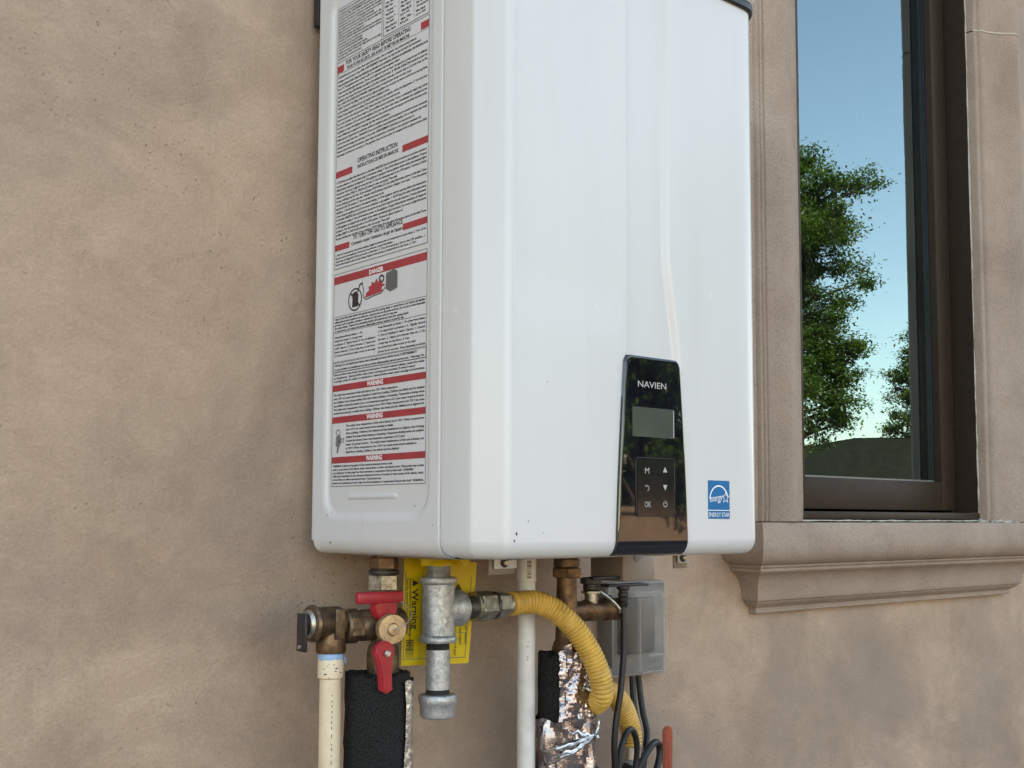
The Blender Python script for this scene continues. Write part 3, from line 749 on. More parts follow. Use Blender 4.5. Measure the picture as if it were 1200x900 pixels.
rs = random.Random(12)
lab = plate('instruction_label', A0, A1, 1.7745, 2.0885)
pr_ = MB()
frame_rule(pr_, A0, A1, 1.7745, 2.010, .0007)
frame_rule(pr_, .1478, A1, 2.0115, 2.088, .0009)
rule(pr_, A0, A0+.0006, 2.010, 2.072); rule(pr_, A0, .1465, 2.0715, 2.0722); rule(pr_, .1445,.1455,2.010,2.088)
for s in (.176,.203): rule(pr_, s, s+.0004, 2.014, 2.086)
rule(pr_, A0, A1, 1.9958, 1.9962); rule(pr_, A0+.004, A1-.002, 1.9815,1.9818)
pr_.build('label_rule', 'thin_ink', lab, 0)
it = para(EN, A0+.002, .143, 2.012, 2.0705, 17, 62, .0030, rs)
for r_ in range(8):
    z = 2.0155+.009*r_
    for s, wd in ((.1510,.022),(.1785,.021),(.2055,.022)):
        for q in range(2): it.append((rs.choice(['Max Input','Vent length','Min Gas','Manifold','120 V 60 Hz','Propane','Nat. Gas','BTU/h','4.5 in WC','Type 1','199,900','150 psi']), .0032, lp(s+rs.uniform(0,.003), z+.004*q, .00025), LU, LV, wd*rs.uniform(.5,.95), 'L'))
it += para(EN, A0+.0025, A1-.003, 1.9005, 1.9945, 21, 118, .0034, rs)
it += para(OP, A0+.0025, A1-.003, 1.8065, 1.8740, 16, 118, .0034, rs)
it += para(OFF, A0+.0025, A1-.003, 1.7775, 1.7920, 4, 112, .0031, rs)
it += [('FOR YOUR SAFETY READ BEFORE OPERATING', .0068, lp(.0755,2.0030,.00025), LU, LV, .122, 'L'), ('POUR VOTRE SECURITE, LIRE AVANT DE METTRE EN MARCHE', .0052, lp(.0775,1.9972,.00025), LU, LV, .118, 'L'),
       ('OPERATING INSTRUCTION', .0074, lp(.101,1.8858,.00025), LU, LV, .075, 'L'), ('INSTRUCTIONS DE MISE EN MARCHE', .0056, lp(.101,1.8796,.00025), LU, LV, .077, 'L'),
       ('TO TURN OFF GAS TO APPLIANCE', .0066, lp(.094,1.8022,.00025), LU, LV, .093, 'L'), ("Comment couper l'admission de gaz de l'appareil", .0052, lp(.091,1.7962,.00025), LU, LV, .099, 'L')]
flat(text_lines(it[:-6], bold=.026), 'printed_text', 'ink', lab)
for h_ in it[-6:]: flat(text_lines([h_], bold=.02), 'heading_text', 'ink', lab)
def bar(par, s0, s1, z0, z1): return MB().prism(lrect(s0,s1,z0,z1,.0003), (.0002,0,0)).build('red_bar', 'red_ink', par, 0)
bar(lab, .0580,.0705,1.9975,2.0052); bar(lab, .2160,.2295,1.9975,2.0052)
bar(lab, .0580,.0905,1.8773,1.8845); bar(lab, .1855,.2295,1.8773,1.8845)
bar(lab, .0580,.0870,1.7948,1.8015); bar(lab, .1880,.2295,1.7948,1.8015)
lab2 = plate('warning_label', A0, A1, 1.5345, 1.7690)
pr_ = MB(); frame_rule(pr_, A0, A1, 1.5345, 1.7690, .0007)
for z in (1.7205,1.7025,1.6705,1.6590): rule(pr_, A0, A1, z, z+.0006)
frame_rule(pr_, A0+.001, A1-.001, 1.6595, 1.6700, .0006)
pr_.build('label_rule', 'thin_ink', lab2, 0)
it = para(DG, A0+.003, A1-.003, 1.7032, 1.7200, 5, 105, .0033, rs)
it += para(KP, A0+.003, .140, 1.676, 1.7005, 6, 44, .0032, rs) + para(KP, .145, A1-.002, 1.672, 1.7020, 7, 44, .0032, rs)
it += para('Warning: Do not install water heater where flammable products will be stored. AVERTISSEMENT: ne pas installer le chauffe-eau ou des produits inflammables seront entreposes. ', A0+.004, A1-.004, 1.6605, 1.6695, 2, 92, .0034, rs)
it += para("Read and follow water heater warnings and instructions. If owner's manual is missing, contact the retailer or manufacturer. ", A0+.003, A1-.003, 1.6478, 1.6585, 3, 100, .0032, rs)
it += para(W1, A0+.003, A1-.003, 1.6125, 1.6365, 6, 104, .0033, rs)
it += para(W1, .0855, A1-.003, 1.5695, 1.6020, 8, 82, .0033, rs)
it += para('WARNING: California Proposition 65 lists chemical substances known to the state to cause cancer, birth defects, death, serious illness or other reproductive harm. This product may contain such substances, be their origin from fuel combustion or components of the product itself. ', A0+.003, A1-.003, 1.5365, 1.5585, 6, 108, .0032, rs)
flat(text_lines(it, bold=.026), 'printed_text', 'ink', lab2)
for z0, z1, t in ((1.7572,1.7655,'DANGER'),(1.6383,1.6452,'WARNING'),(1.6034,1.6103,'WARNING'),(1.5597,1.5665,'WARNING')):
    b_ = bar(lab2, A0+.0008, A1-.0008, z0, z1)
    flat(text_lines([(t, .0068, lp(.1405,z0+.0013,.00055), LU, LV, .030 if t=='WARNING' else .0265, 'C')], bold=.03), 'bar_lettering', 'white_ink', b_)
# pictogram: struck-out fuel can, hose, flames, grey appliance
def lpoly(pts, d=.0003): return [lp(s,z,d) for s, z in pts]
pc = MB()
def ring(mb, cs, cz, rs_, rz, wd, n=28):
    vs = []; fs = []
    for k in range(n):
        a = 2*math.pi*k/n
        vs += [lp(cs+(rs_)*math.cos(a), cz+rz*math.sin(a), .00032), lp(cs+(rs_-wd)*math.cos(a), cz+(rz-wd)*math.sin(a), .00032)]
    for k in range(n): k2 = (k+1) % n; fs.append((2*k,2*k2,2*k2+1,2*k+1))
    mb.add(vs, fs)
ring(pc, .1000,1.7355,.0135,.0125,.0016)
pc.add(lpoly([(.0945,1.7275),(.1055,1.7275),(.1065,1.7405),(.1015,1.7445),(.0950,1.7425)]), [(0,1,2,3,4)])
pc.add(lpoly([(.0905,1.7425),(.0920,1.7440),(.1100,1.7285),(.1085,1.7270)], .00034), [(0,1,2,3)])
pc.add(lpoly([(.1035,1.7430),(.1055,1.7425),(.1095,1.7495),(.1150,1.7510),(.1150,1.7525),(.1085,1.7512)]), [(0,1,2,3,4,5)])
for i_, (a, b) in enumerate(zip([(.113,1.751),(.1165,1.744),(.116,1.736),(.121,1.7325),(.135,1.7345),(.150,1.7355),(.158,1.741)][:-1], [(.1165,1.744),(.116,1.736),(.121,1.7325),(.135,1.7345),(.150,1.7355),(.158,1.741)])):
    dx, dz = b[0]-a[0], b[1]-a[1]; L = math.hypot(dx,dz); nx, nz = -dz/L*.0005, dx/L*.0005
    pc.add(lpoly([(a[0]-nx,a[1]-nz),(b[0]-nx,b[1]-nz),(b[0]+nx,b[1]+nz),(a[0]+nx,a[1]+nz)]), [(0,1,2,3)])
ring(pc, .1500,1.7505,.0052,.0045,.0020,20)
pc.build('pictogram', 'ink', lab2, 0)
MB().add(lpoly([(.119,1.7345),(.152,1.7370),(.150,1.7415),(.158,1.7435),(.149,1.7460),(.150,1.7510),(.144,1.7475),(.141,1.7525),(.137,1.7480),(.132,1.7500),(.131,1.7460),(.126,1.7455),(.127,1.7415),(.122,1.7395)], .00035), [tuple(range(14))]).build('pictogram_flame', 'red_ink', lab2, 0)
MB().add(lpoly([(.1585,1.7385),(.1665,1.7345),(.1790,1.7370),(.1790,1.7545),(.1725,1.7572),(.1585,1.7548)], .0004), [tuple(range(6))]).build('pictogram_heater', 'grey_ink', lab2, 0)
ph = MB(); ring(ph, .0700,1.5930,.0042,.0038,.0012,14)
ph.add(lpoly([(.0665,1.5890),(.0745,1.5900),(.0760,1.5820),(.0720,1.5760),(.0700,1.5705),(.0675,1.5715),(.0685,1.5770),(.0650,1.5800)], .00034), [tuple(range(8))])
ph.build('pictogram', 'thin_ink', lab2, 0)
flat(text_lines([('HOT', .0072, lp(.0705,1.5815,.0004), LU, LV, .012, 'L')]), 'pictogram_lettering', 'ink', lab2)

# ============================================================ plumbing
# hot water service valve
hv = thing('hot_water_valve', (.038,-.11,1.33), 'weathered bronze service valve with two red handles under the heater, left of the yellow tag', 'valve')
HX, HY = .038, -.11
MB().lathe((HX,HY,1.30),(0,0,1), [(.0125,0),(.0125,.028),(.0165,.030),(.0172,.034),(.0172,.058),(.0160,.064),(.0135,.068),(.0130,.082),(.0150,.088),(.0155,.104),(.0125,.110),(.0120,.125),(.0120,.162)], 28).build('valve_body', 'bronze', hv)
un = MB().hexnut((HX,HY,0),(0,0,1),.0172,1.4235,1.4405, .3).build('union_nut', 'nickel', hv, 25)
MB().lathe((HX,HY,1.4410),(0,0,1), [(.0145,0),(.0165,.001),(.0165,.0035),(.0140,.0045)], 28).build('gasket_ring', 'black_plastic', hv)
MB().hexnut((HX,HY,0),(0,0,1),.0158,1.4462,1.4590,.1).build('union_nut', 'copper_brown', hv, 25)
MB().lathe((-.012,HY,1.388),(1,0,0), [(.0135,0),(.0162,.002),(.0162,.012),(.0140,.0145),(.0150,.017),(.0165,.022),(.0165,.034),(.0150,.040),(.0155,.060),(.0155,.072)], 28).build('valve_arm', 'bronze', hv)
MB().hexnut((0,HY,1.388),(1,0,0),.0180,-.0095,.0055,.5).build('hex_collar', 'bronze', hv, 25)
ax = Vector((-.22,-.95,-.02)).normalized(); o_ = Vector((.0345,HY,1.386))
MB().lathe(o_,ax, [(.0120,0),(.0120,.024),(.0150,.0245),(.0158,.026),(.0158,.0335),(.0150,.0352),(.0070,.0355),(.0066,.0362),(.0055,.0385),(.0,.0390)], 32).build('brass_cap', 'brass', hv)
e_ = o_+ax*.040
MB().tube(spline([e_, e_+Vector((.012,-.004,.006)), e_+Vector((.021,-.001,.016)), e_+Vector((.020,.012,.026)), e_+Vector((.006,.022,.030))], 10), .0006, 6).build('cap_tether', 'steel', hv)
# upper red lever
lv = MB(); y = HY-.022
lv.bbox((-.0110,y-.0035,1.4120),(.0470,y+.0035,1.4240), .0022); lv.lathe((.0270,HY-.012,1.4072),(0,-1,0), [(.0145,0),(.0145,.008),(.0130,.0105),(.0,.011)], 24)
lv.build('lever_handle', 'red', hv)
MB().lathe((.0290,HY-.002,1.4072),(0,-1,0), [(.008,0),(.008,.012)], 20).build('valve_stem', 'bronze', hv)
# lower red lever
lv = MB(); yl = HY-.042; cx, cz = .0128, 1.3630
def lever_poly(cx, cz, r, ln, w0, w1, y, tilt=0):
    pts = []
    for k in range(17):
        a = R(-35+250*k/16); pts.append((cx+r*math.cos(a), y, cz+r*math.sin(a)))
    pts += [(cx-w0+tilt*.6, y, cz-ln*.55), (cx-w1+tilt, y, cz-ln), (cx+tilt, y, cz-ln-.0035), (cx+w1+tilt, y, cz-ln), (cx+w0+tilt*.6, y, cz-ln*.55)]
    return pts
lo = MB().prism(lever_poly(cx,cz,.0118,.0385,.0072,.0068,yl,.0030), (0,.0075,0)).build('lever_handle', 'red', hv, 30)
bm = bmesh.new(); bm.from_mesh(lo.data); bmesh.ops.bevel(bm, geom=[e for e in bm.edges if all(v.co.y < yl+.001 for v in e.verts)], offset=.0018, segments=3, affect='EDGES'); bm.to_mesh(lo.data); bm.free(); lo.data.shade_smooth(); lo.data.set_sharp_from_angle(angle=R(40))
MB().lathe((cx+.001,yl-.0005,cz-.001),(0,-1,0), [(.0040,0),(.0040,.0025),(.0028,.0036)], 6).build('handle_screw', 'steel', hv, 25)
MB().tube([(HX,HY,cz-.002),(cx+.008,HY-.022,cz),(cx,HY-.0365,cz)], [.012,.0105,.008], 18).build('valve_stem', 'bronze', hv)

# pressure relief valve
rv = thing('relief_valve', (-.024,-.10,1.392), 'weathered bronze pressure relief valve with a dark test lever, at far left under the heater', 'valve')
ZR = 1.3925; XR_ = -.0235; YR = -.105
MB().lathe((-.0500,YR,ZR),(1,0,0), [(.0150,0),(.0182,.0012),(.0192,.0030),(.0192,.0045),(.0180,.0058),(.0172,.0068),(.0165,.008),(.0165,.034),(.0150,.0375),(.0135,.0400)], 32).build('valve_body', 'bronze', rv)
MB().lathe((XR_,YR,ZR),(0,0,-1), [(.0120,0),(.0142,.012),(.0158,.0175),(.0158,.029),(.0148,.0312)], 28).build('outlet', 'copper_brown', rv)
MB().bbox((XR_-.0055,YR-.0178,ZR-.0165),(XR_+.0060,YR-.0145,ZR+.0150), .0012).build('name_plate', 'bronze', rv)
MB().lathe((-.0505,YR,ZR),(-1,0,0), [(.0145,0),(.0120,.0035),(.0045,.0045),(.0040,.0075)], 24).build('valve_cap', 'nickel', rv)
MB().bbox((-.0610,YR-.0110,1.3650),(-.0578,YR+.0060,1.4035), .0008).build('test_lever', 'black_plastic', rv)
MB().lathe((-.0610,YR-.0020,1.3700),(-1,0,0), [(.0022,0),(.0022,.002)], 10).build('lever_pin', 'steel', rv)

# cream drain pipe
dp = thing('drain_pipe', (XR_,YR,0), 'cream plastic drain pipe with smeared blue cement, hanging at far left', 'pipe')
MB().lathe((XR_,YR,.03),(0,0,1), [(.0112,0),(.0112,1.3115)], 28).build('pipe', 'cpvc', dp)
MB().lathe((XR_,YR,1.3355),(0,0,1), [(.0118,0),(.0134,.0010),(.0134,.0185),(.0129,.0202),(.0118,.0204)], 28).build('coupling', 'cpvc', dp)
pts = []; 
mb = MB().lathe((XR_,YR,1.3538),(0,0,1), [(.0120,0),(.0131,.0012),(.0136,.0035),(.0134,.0065),(.0128,.0092),(.0120,.0098)], 28)
mb.v = [(x+noise.noise((x*300,y*300,z*300))*.0012, y+noise.noise((x*300,z*300,7))*.0012, z+noise.noise((y*260,x*260,3))*.0022) for x, y, z in mb.v]
mb.build('cement_smear', 'primer', dp, 70)
ragged('cement_drip', [(XR_+.0128,YR-.004,1.357),(XR_+.0145,YR-.004,1.354),(XR_+.0148,YR-.0042,1.3505)], .0012, 3, 'primer', dp)
mb = MB(); rnd = random.Random(8)
for k in range(16):
    a = R(rnd.uniform(200,330)); z = rnd.uniform(1.337,1.352); r = .01355; q = rnd.uniform(.0005,.0013)
    c = Vector((XR_+r*math.cos(a), YR+r*math.sin(a), z)); t = Vector((-math.sin(a),math.cos(a),0))
    mb.add([c-t*q*2, c+Vector((0,0,q*.6)), c+t*q*2, c-Vector((0,0,q*.6))], [(0,1,2,3)])
mb.build('dirt_flecks', 'thread', dp, 0)
mb = MB(); rnd = random.Random(18); z = 1.320
while z > 1.16:
    h = rnd.uniform(.001,.004); a = R(-112); c = [( XR_+.01128*math.cos(a+q), YR+.01128*math.sin(a+q)) for q in (-.045,.045)]
    mb.add([(c[0][0],c[0][1],z),(c[1][0],c[1][1],z),(c[1][0],c[1][1],z-h),(c[0][0],c[0][1],z-h)], [(0,1,2,3)]); z -= h+rnd.uniform(.0012,.006)
mb.build('pipe_print', 'thin_ink', dp, 0)

# black foam sleeve on the hot pipe
def sleeve_ring(cx, cy, r, z0, z1, nz, seg, amp, sc, seed, topj=0, a0=0, a1=360, thick=0):
    vs = []; fs = []
    full = (a1-a0) >= 360; na = seg if full else seg+1
    for j in range(nz+1):
        for k in range(na):
            a = R(a0+(a1-a0)*k/seg); z = z0+(z1-z0)*j/nz
            if j == nz: z += topj*noise.noise((math.cos(a)*3+seed, math.sin(a)*3, seed))
            q = r + amp*noise.noise((math.cos(a)*r*sc+seed, math.sin(a)*r*sc, z*sc))
            vs.append((cx+q*math.cos(a), cy+q*math.sin(a), z))
    for j in range(nz):
        for k in range(na if full else na-1):
            k2 = (k+1) % na; fs.append((j*na+k, j*na+k2, (j+1)*na+k2, (j+1)*na+k))
    return vs, fs, na
hs = thing('pipe_sleeve', (.031,-.11,0), 'black foam pipe sleeve with a foil edge below the lower red handle', 'pipe insulation')
def foam_tube(cx, cy, r, z0, z1, seed, parent, ri=.014):
    vs, fs, n = sleeve_ring(cx,cy,r,z0,z1,90,48,.0016,90,seed,.006)
    vi, fi, _ = sleeve_ring(cx,cy,ri,z0,z1,90,48,0,90,seed,.004)
    mb = MB().add(vs,fs).add(vi,fi); t = 90*48
    o = len(vs)
    mb.f += [(t+k, t+(k+1)%48, o+t+(k+1)%48, o+t+k) for k in range(48)]
    return mb.build('foam', 'foam', parent, 80)
foam_tube(.0315,-.11,.0345,.25,1.3370,2,hs)
MB().lathe((.0315,-.11,.03),(0,0,1), [(.0111,0),(.0111,1.29)], 24).build('pipe', 'copper_brown', hs)
def foil_sheet(cx, cy, r, z0, z1, a0, a1, seed, amp, parent, name='foil_wrap', nz=90, seg=70, mat='foil', sc=55, edge=.004):
    vs = []; fs = []
    for j in range(nz+1):
        for k in range(seg+1):
            u = k/seg; v = j/nz; a = R(a0+(a1-a0)*u); z = z0+(z1-z0)*v
            if j in (0,nz): z += edge*noise.noise((u*9+seed, v*3, seed))
            if k in (0,seg): a += R(6)*noise.noise((v*14, u*5, seed))
            p = Vector((math.cos(a)*r*sc*1.5, math.sin(a)*r*sc*1.5, z*sc*.55))
            q = r + amp*(abs(noise.noise(p+Vector((seed,0,0))))*2.0-.6) + amp*.50*abs(noise.noise(p*2.7)) + amp*.34*abs(noise.noise(p*6.1)) + amp*.12*noise.noise(p*15)
            vs.append((cx+q*math.cos(a), cy+q*math.sin(a), z))
    for j in range(nz):
        for k in range(seg): fs.append((j*(seg+1)+k, j*(seg+1)+k+1, (j+1)*(seg+1)+k+1, (j+1)*(seg+1)+k))
    return MB().add(vs,fs).build(name, mat, parent, 14)
foil_sheet(.0315,-.11,.0378,.25,1.330,-74,110,5,.0012,hs, mat='foil_band')

# galvanised tee with drip leg
gt = thing('gas_tee', (.0985,-.127,1.2844), 'galvanised iron gas tee with capped drip leg hanging in front of the yellow tag', 'pipe fitting')
GX, GY = .0983, -.127
def threads(mb, o, ax, r, h0, h1, n):
    prof = []
    for k in range(n): h = h0+(h1-h0)*k/n; d = (h1-h0)/n; prof += [(r, h), (r-.0007, h+d*.5)]
    prof.append((r,h1)); return mb.lathe(o, ax, prof, 28)
threads(MB(), (GX,GY,0),(0,0,1), .0133, 1.4365, 1.4490, 8).lathe((GX,GY,1.449),(0,0,1), [(.0133,0),(.0133,.0125)], 28).build('riser', 'galv', gt)
MB().lathe((GX,GY,1.3655),(0,0,1), [(.0145,0),(.0200,.0008),(.0208,.0022),(.0208,.0062),(.0198,.0078),(.0180,.0088),(.0178,.020),(.0178,.055),(.0180,.0630),(.0196,.0640),(.0204,.0655),(.0204,.0695),(.0194,.0712),(.0148,.0716)], 36).build('tee_body', 'galv', gt)
MB().lathe((GX+.008,GY,1.4015),(1,0,0), [(.0165,0),(.0170,.008),(.0185,.0125),(.0196,.0150),(.0200,.0180),(.0200,.0215),(.0190,.0235),(.0140,.024)], 32).build('tee_branch', 'galv', gt)
# cast ring mark on the tee
vs=[]; fs=[]
for k in range(20):
    a = 2*math.pi*k/20
    for q in (.0042,.0052):
        s = .62*math.pi*.5 ; dx = q*math.cos(a); dz = q*math.sin(a)*1.25
        ang = R(-62) + dx/.0178
        vs.append((GX+.0182*math.cos(ang), GY+.0182*math.sin(ang), 1.4005+dz))
for k in range(20): k2=(k+1)%20; fs.append((2*k,2*k2,2*k2+1,2*k+1))
MB().add(vs,fs).build('cast_mark', 'galv', gt, 60)
threads(MB(), (GX,GY,0),(0,0,1), .0131, 1.3585, 1.3675, 6).build('nipple_thread', 'thread', gt)
MB().lathe((GX,GY,1.316),(0,0,1), [(.0134,0),(.0134,.0426)], 28).build('nipple', 'galv', gt)
threads(MB(), (GX,GY,0),(0,0,1), .0131, 1.3090, 1.3165, 5).build('nipple_thread', 'thread', gt)
MB().lathe((GX,GY,1.2848),(0,0,1), [(.0,0),(.0165,.0006),(.0185,.0024),(.0193,.006),(.0193,.0150),(.0196,.0155),(.0206,.0175),(.0208,.0200),(.0208,.0238),(.0196,.0256),(.0142,.0258)], 36).build('pipe_cap', 'galv', gt)

# yellow tag
tg = thing('warning_tag', (.115,-.10,1.336), 'yellow printed warning tag hanging behind the galvanised tee', 'tag')
ty = -.100
def tp(u, v, d=0):
    # tag plane: u 0..1 left to right, v 0..1 from bottom to top
    a = Vector((.0682,ty,1.3405)); b = Vector((.1620,ty,1.3365)); c = Vector((.0708,ty,1.4600)); dd = Vector((.1735,ty,1.4500))
    p = a*(1-u)*(1-v)+b*u*(1-v)+c*(1-u)*v+dd*u*v
    return (p.x, p.y-d-.003*math.sin(u*2.6+.4)*(.6+v*.6), p.z)
def tgrid(u0,u1,v0,v1,d,n=8):
    vs=[tp(u0+(u1-u0)*i/n, v0+(v1-v0)*j/n, d) for j in range(n+1) for i in range(n+1)]
    return vs, [(j*(n+1)+i,j*(n+1)+i+1,(j+1)*(n+1)+i+1,(j+1)*(n+1)+i) for j in range(n) for i in range(n)]
vs1, fs1 = tgrid(0,1,0,1,0); vs2, fs2 = tgrid(0,1,0,1,-.0006)
card = MB().add(vs1,fs1).add(vs2,fs2).build('card', 'yellow_tag', tg, 60)
pt = MB()
pt.add([(GX-.034,GY-.0150,1.4500),(GX+.030,GY-.0150,1.4485),(GX+.032,GY-.0150,1.4640),(GX-.036,GY-.0150,1.4650)], [(0,1,2,3)])
for k in range(9):
    a0_, a1_ = R(15+k*17), R(15+k*17+15)
    c = Vector((GX,GY,1.4475)); 
    p = [c+Vector((math.cos(a)*r, -.0158-(.0245-r)*.35, -.001+math.sin(a)*r*.62)) for a, r in ((a0_,.0110),(a1_,.0110),(a1_,.0215),(a0_,.0215))]
    pt.add(p, [(0,1,2,3)])
pt.build('torn_flap', 'yellow_tag', tg, 0)
prn = MB()
for a in ((.018,.026,.06,.86),(.93,.938,.06,.86)): v_, f_ = tgrid(*a,.0004,6); prn.add(v_,f_)
for a in ((.018,.938,.055,.062),(.24,.245,.06,.86),(.60,.938,.3,.305)): v_, f_ = tgrid(*a,.0004,6); prn.add(v_,f_)
prn.build('border_line', 'thin_ink', card, 0)
bc = MB(); rnd = random.Random(2)
for k in range(14):
    v0 = .075+k*.0115; v_, f_ = tgrid(.05,.16,v0,v0+rnd.choice([.004,.006,.008]),.0004,2); bc.add(v_,f_)
bc.build('barcode', 'ink', card, 0)
def ttext(s, size, u, v, width, align='L'):
    o = tp(u,v,.0009); return (s, size, o, (0,0,-1), (1,0,0), width, align)
it = [ttext('Warning', .0125, .105, .70, .044), ttext('Improper installation may cause property damage or injury', .0042, .070, .79, .075), ttext('Read the instruction manual before use', .0042, .030, .79, .06),
      ttext('Keep this tag attached to the gas line at all times', .0044, .70, .62, .062), ttext('Do not use if damaged', .0044, .78, .62, .05), ttext('See the back for details', .0044, .86, .62, .05)]
for h_ in it: text_lines([h_], bold=.012).build('tag_lettering', 'ink', card, 0)
for (u, v, s) in ((.155,.755,.0060),(.74,.74,.0060)):
    x, y, z = tp(u,v,.0009)
    MB().add([(x-s*.75,y,z+s*.62),(x-s*.75,y,z-s*.62),(x+s*.55,y,z)] if u<.5 else [(x-s*.9,y,z-s*.5),(x+s*.9,y,z-s*.5),(x,y,z+s*.8)], [(0,1,2)]).build('warning_symbol', 'ink', card, 0)

# gas connector: adaptor, nut, corrugated yellow hose
gh = thing('gas_hose', (.2016,-.127,1.19), 'yellow corrugated gas hose curving down from the tee towards the wall', 'gas hose')
ZH = 1.4022
threads(MB(), (0,GY,ZH-.0005),(1,0,0), .0128, .1290, .1490, 9).build('nipple_thread', 'thread', gh)
MB().lathe((.1465,GY,ZH),(1,0,0), [(.0150,0),(.0165,.0010),(.0165,.0045),(.0150,.0055)], 28).build('adaptor_ring', 'nickel', gh)
MB().hexnut((0,GY,ZH),(1,0,0),.0172,.1520,.1735,.26).build('adaptor', 'nickel', gh, 25)
MB().lathe((.1735,GY,ZH),(1,0,0), [(.0155,0),(.0160,.0008),(.0160,.0030),(.0120,.0036),(.0115,.0065)], 28).build('adaptor_collar', 'thread', gh)
MB().hexnut((0,GY,ZH+.0006),(1,0,0),.0150,.1790,.1955,.26).build('flare_nut', 'steel', gh, 25)
MB().lathe((.1955,GY,ZH+.0006),(1,0,0), [(.0118,0),(.0118,.006)], 24).build('hose_ferrule', 'steel', gh)
def corrugated(path_pts, r, pitch, amp, name, parent, mat, seg=24, n=40):
    P = spline(path_pts, n); L = [0]
    for a, b in zip(P[:-1],P[1:]): L.append(L[-1]+(b-a).length)
    N = int(L[-1]/pitch*6); out = []; rad = []; j = 0
    for k in range(N+1):
        t = L[-1]*k/N
        while j < len(L)-2 and L[j+1] < t: j += 1
        f = (t-L[j])/max(1e-9,L[j+1]-L[j]); out.append(P[j].lerp(P[j+1],f))
        ph = (t/pitch + .35*noise.noise((t*40,7,2))) % 1.0; rad.append((r - amp*(1-abs(math.cos(math.pi*ph))**.6))*(1+.025*noise.noise((t*55,3,1))))
    return MB().tube(out, rad, seg).build(name, mat, parent, 60)
corrugated([(.2005,GY,ZH+.0005),(.214,-.1275,1.4035),(.236,-.131,1.4035),(.258,-.1395,1.3945),(.2795,-.150,1.374),(.2970,-.1585,1.346),(.3100,-.163,1.316),(.3165,-.1600,1.295),(.3235,-.146,1.283),(.340,-.123,1.2775),(.3640,-.104,1.2815),(.3900,-.093,1.2835),(.4135,-.088,1.274),(.4330,-.0855,1.2525),(.4445,-.084,1.227),(.447,-.083,1.209)], .0138, .0045, .0018, 'hose', gh, 'yellow_hose')
MB().hexnut((.447,-.083,0),(0,0,1),.0155,1.1905,1.2075).build('flare_nut', 'steel', gh, 25)
MB().lathe((.447,-.083,1.02),(0,0,1), [(.0133,0),(.0133,.171)], 24).build('supply_pipe', 'galv', gh)

# white condensate pipe
wp = thing('condensate_pipe', (.2543,-.095,0), 'straight white plastic condensate pipe between the tee and the foil wrapped pipe', 'pipe')
MB().lathe((.2543,-.095,.03),(0,0,1), [(.0108,0),(.0108,1.400)], 28).build('pipe', 'pvc', wp)
MB().lathe((.2543,-.095,1.4250),(0,0,1), [(.0108,0),(.0118,.0008),(.0118,.030),(.0110,.031)], 28).build('pipe_end', 'pvc', wp)
bc = MB(); rnd = random.Random(6)
for k in range(12):
    z = 1.430+k*.0018; w_ = rnd.choice([.0006,.0009,.0012])
    vs = []
    for zz_ in (z,z+w_):
        for i in range(4):
            a = R(232+i*9); vs.append((.2543+.01193*math.cos(a), -.095+.01193*math.sin(a), zz_))
    bc.add(vs, [(i,i+1,5+i,4+i) for i in range(3)])
bc.build('pipe_print', 'ink', wp, 0)
mb = MB()
for k in range(7):
    a = R(235+rnd.uniform(-6,8)); z = 1.345+rnd.uniform(-.012,.012)
    c = Vector((.2543+.01088*math.cos(a),-.095+.01088*math.sin(a),z)); t = Vector((-math.sin(a),math.cos(a),0))*.0016
    mb.add([c-t,c+Vector((0,0,.0004)),c+t,c-Vector((0,0,.0004))], [(0,1,2,3)])
mb.build('scuff_mark', 'thin_ink', wp, 0)

# cold water service valve
cv = thing('cold_water_valve', (.306,-.11,1.31), 'brown bronze service valve with side port and black cap behind the yellow hose', 'valve')
CX, CY = .306, -.11
MB().lathe((CX,CY,1.30),(0,0,1), [(.0140,0),(.0150,.004),(.0150,.038),(.0165,.041),(.0165,.050),(.0140,.054),(.0132,.070),(.0128,.100),(.0120,.127),(.0120,.162)], 28).build('valve_body', 'copper_brown', cv)
MB().hexnut((CX,CY,0),(0,0,1),.0185,1.4290,1.4415,.4).build('union_nut', 'copper_brown', cv, 25)
MB().lathe((CX,CY,1.4418),(0,0,1), [(.0125,0),(.0158,.001),(.0158,.0095),(.0130,.0110),(.0130,.0175)], 28).build('union_collar', 'bronze', cv)
MB().lathe((CX,CY,1.388),(1,0,0), [(.0118,0),(.0118,.030),(.0135,.032),(.0135,.044),(.0120,.046),(.0120,.062),(.0145,.064),(.0145,.072)], 26).build('side_port', 'copper_brown', cv)
MB().lathe((CX+.040,CY-.002,1.388),(0,0,1), [(.0085,0),(.0085,.020),(.0125,.021),(.0125,.0235),(.0080,.0245)], 24).build('port_stem', 'nickel', cv)
MB().lathe((CX+.040,CY-.002,1.4125),(0,0,1), [(.0095,0),(.0105,.001),(.0105,.0075),(.0140,.0085),(.0140,.0150),(.0100,.0160)], 12).build('black_cap', 'black_plastic', cv, 30)
MB().bbox((CX+.030,CY-.016,1.4255),(CX+.078,CY-.005,1.4295), .001).build('cap_lever', 'black_plastic', cv)
MB().tube(spline([(CX+.044,CY-.013,1.4115),(CX+.060,CY-.016,1.401),(CX+.074,CY-.016,1.390),(CX+.079,CY-.014,1.384)], 8), .0016, 8).build('cap_strap', 'steel', cv)
MB().hexnut((0,CY,1.388),(1,0,0),.0158,CX+.0735,CX+.0850).build('port_cap', 'copper_brown', cv, 25)

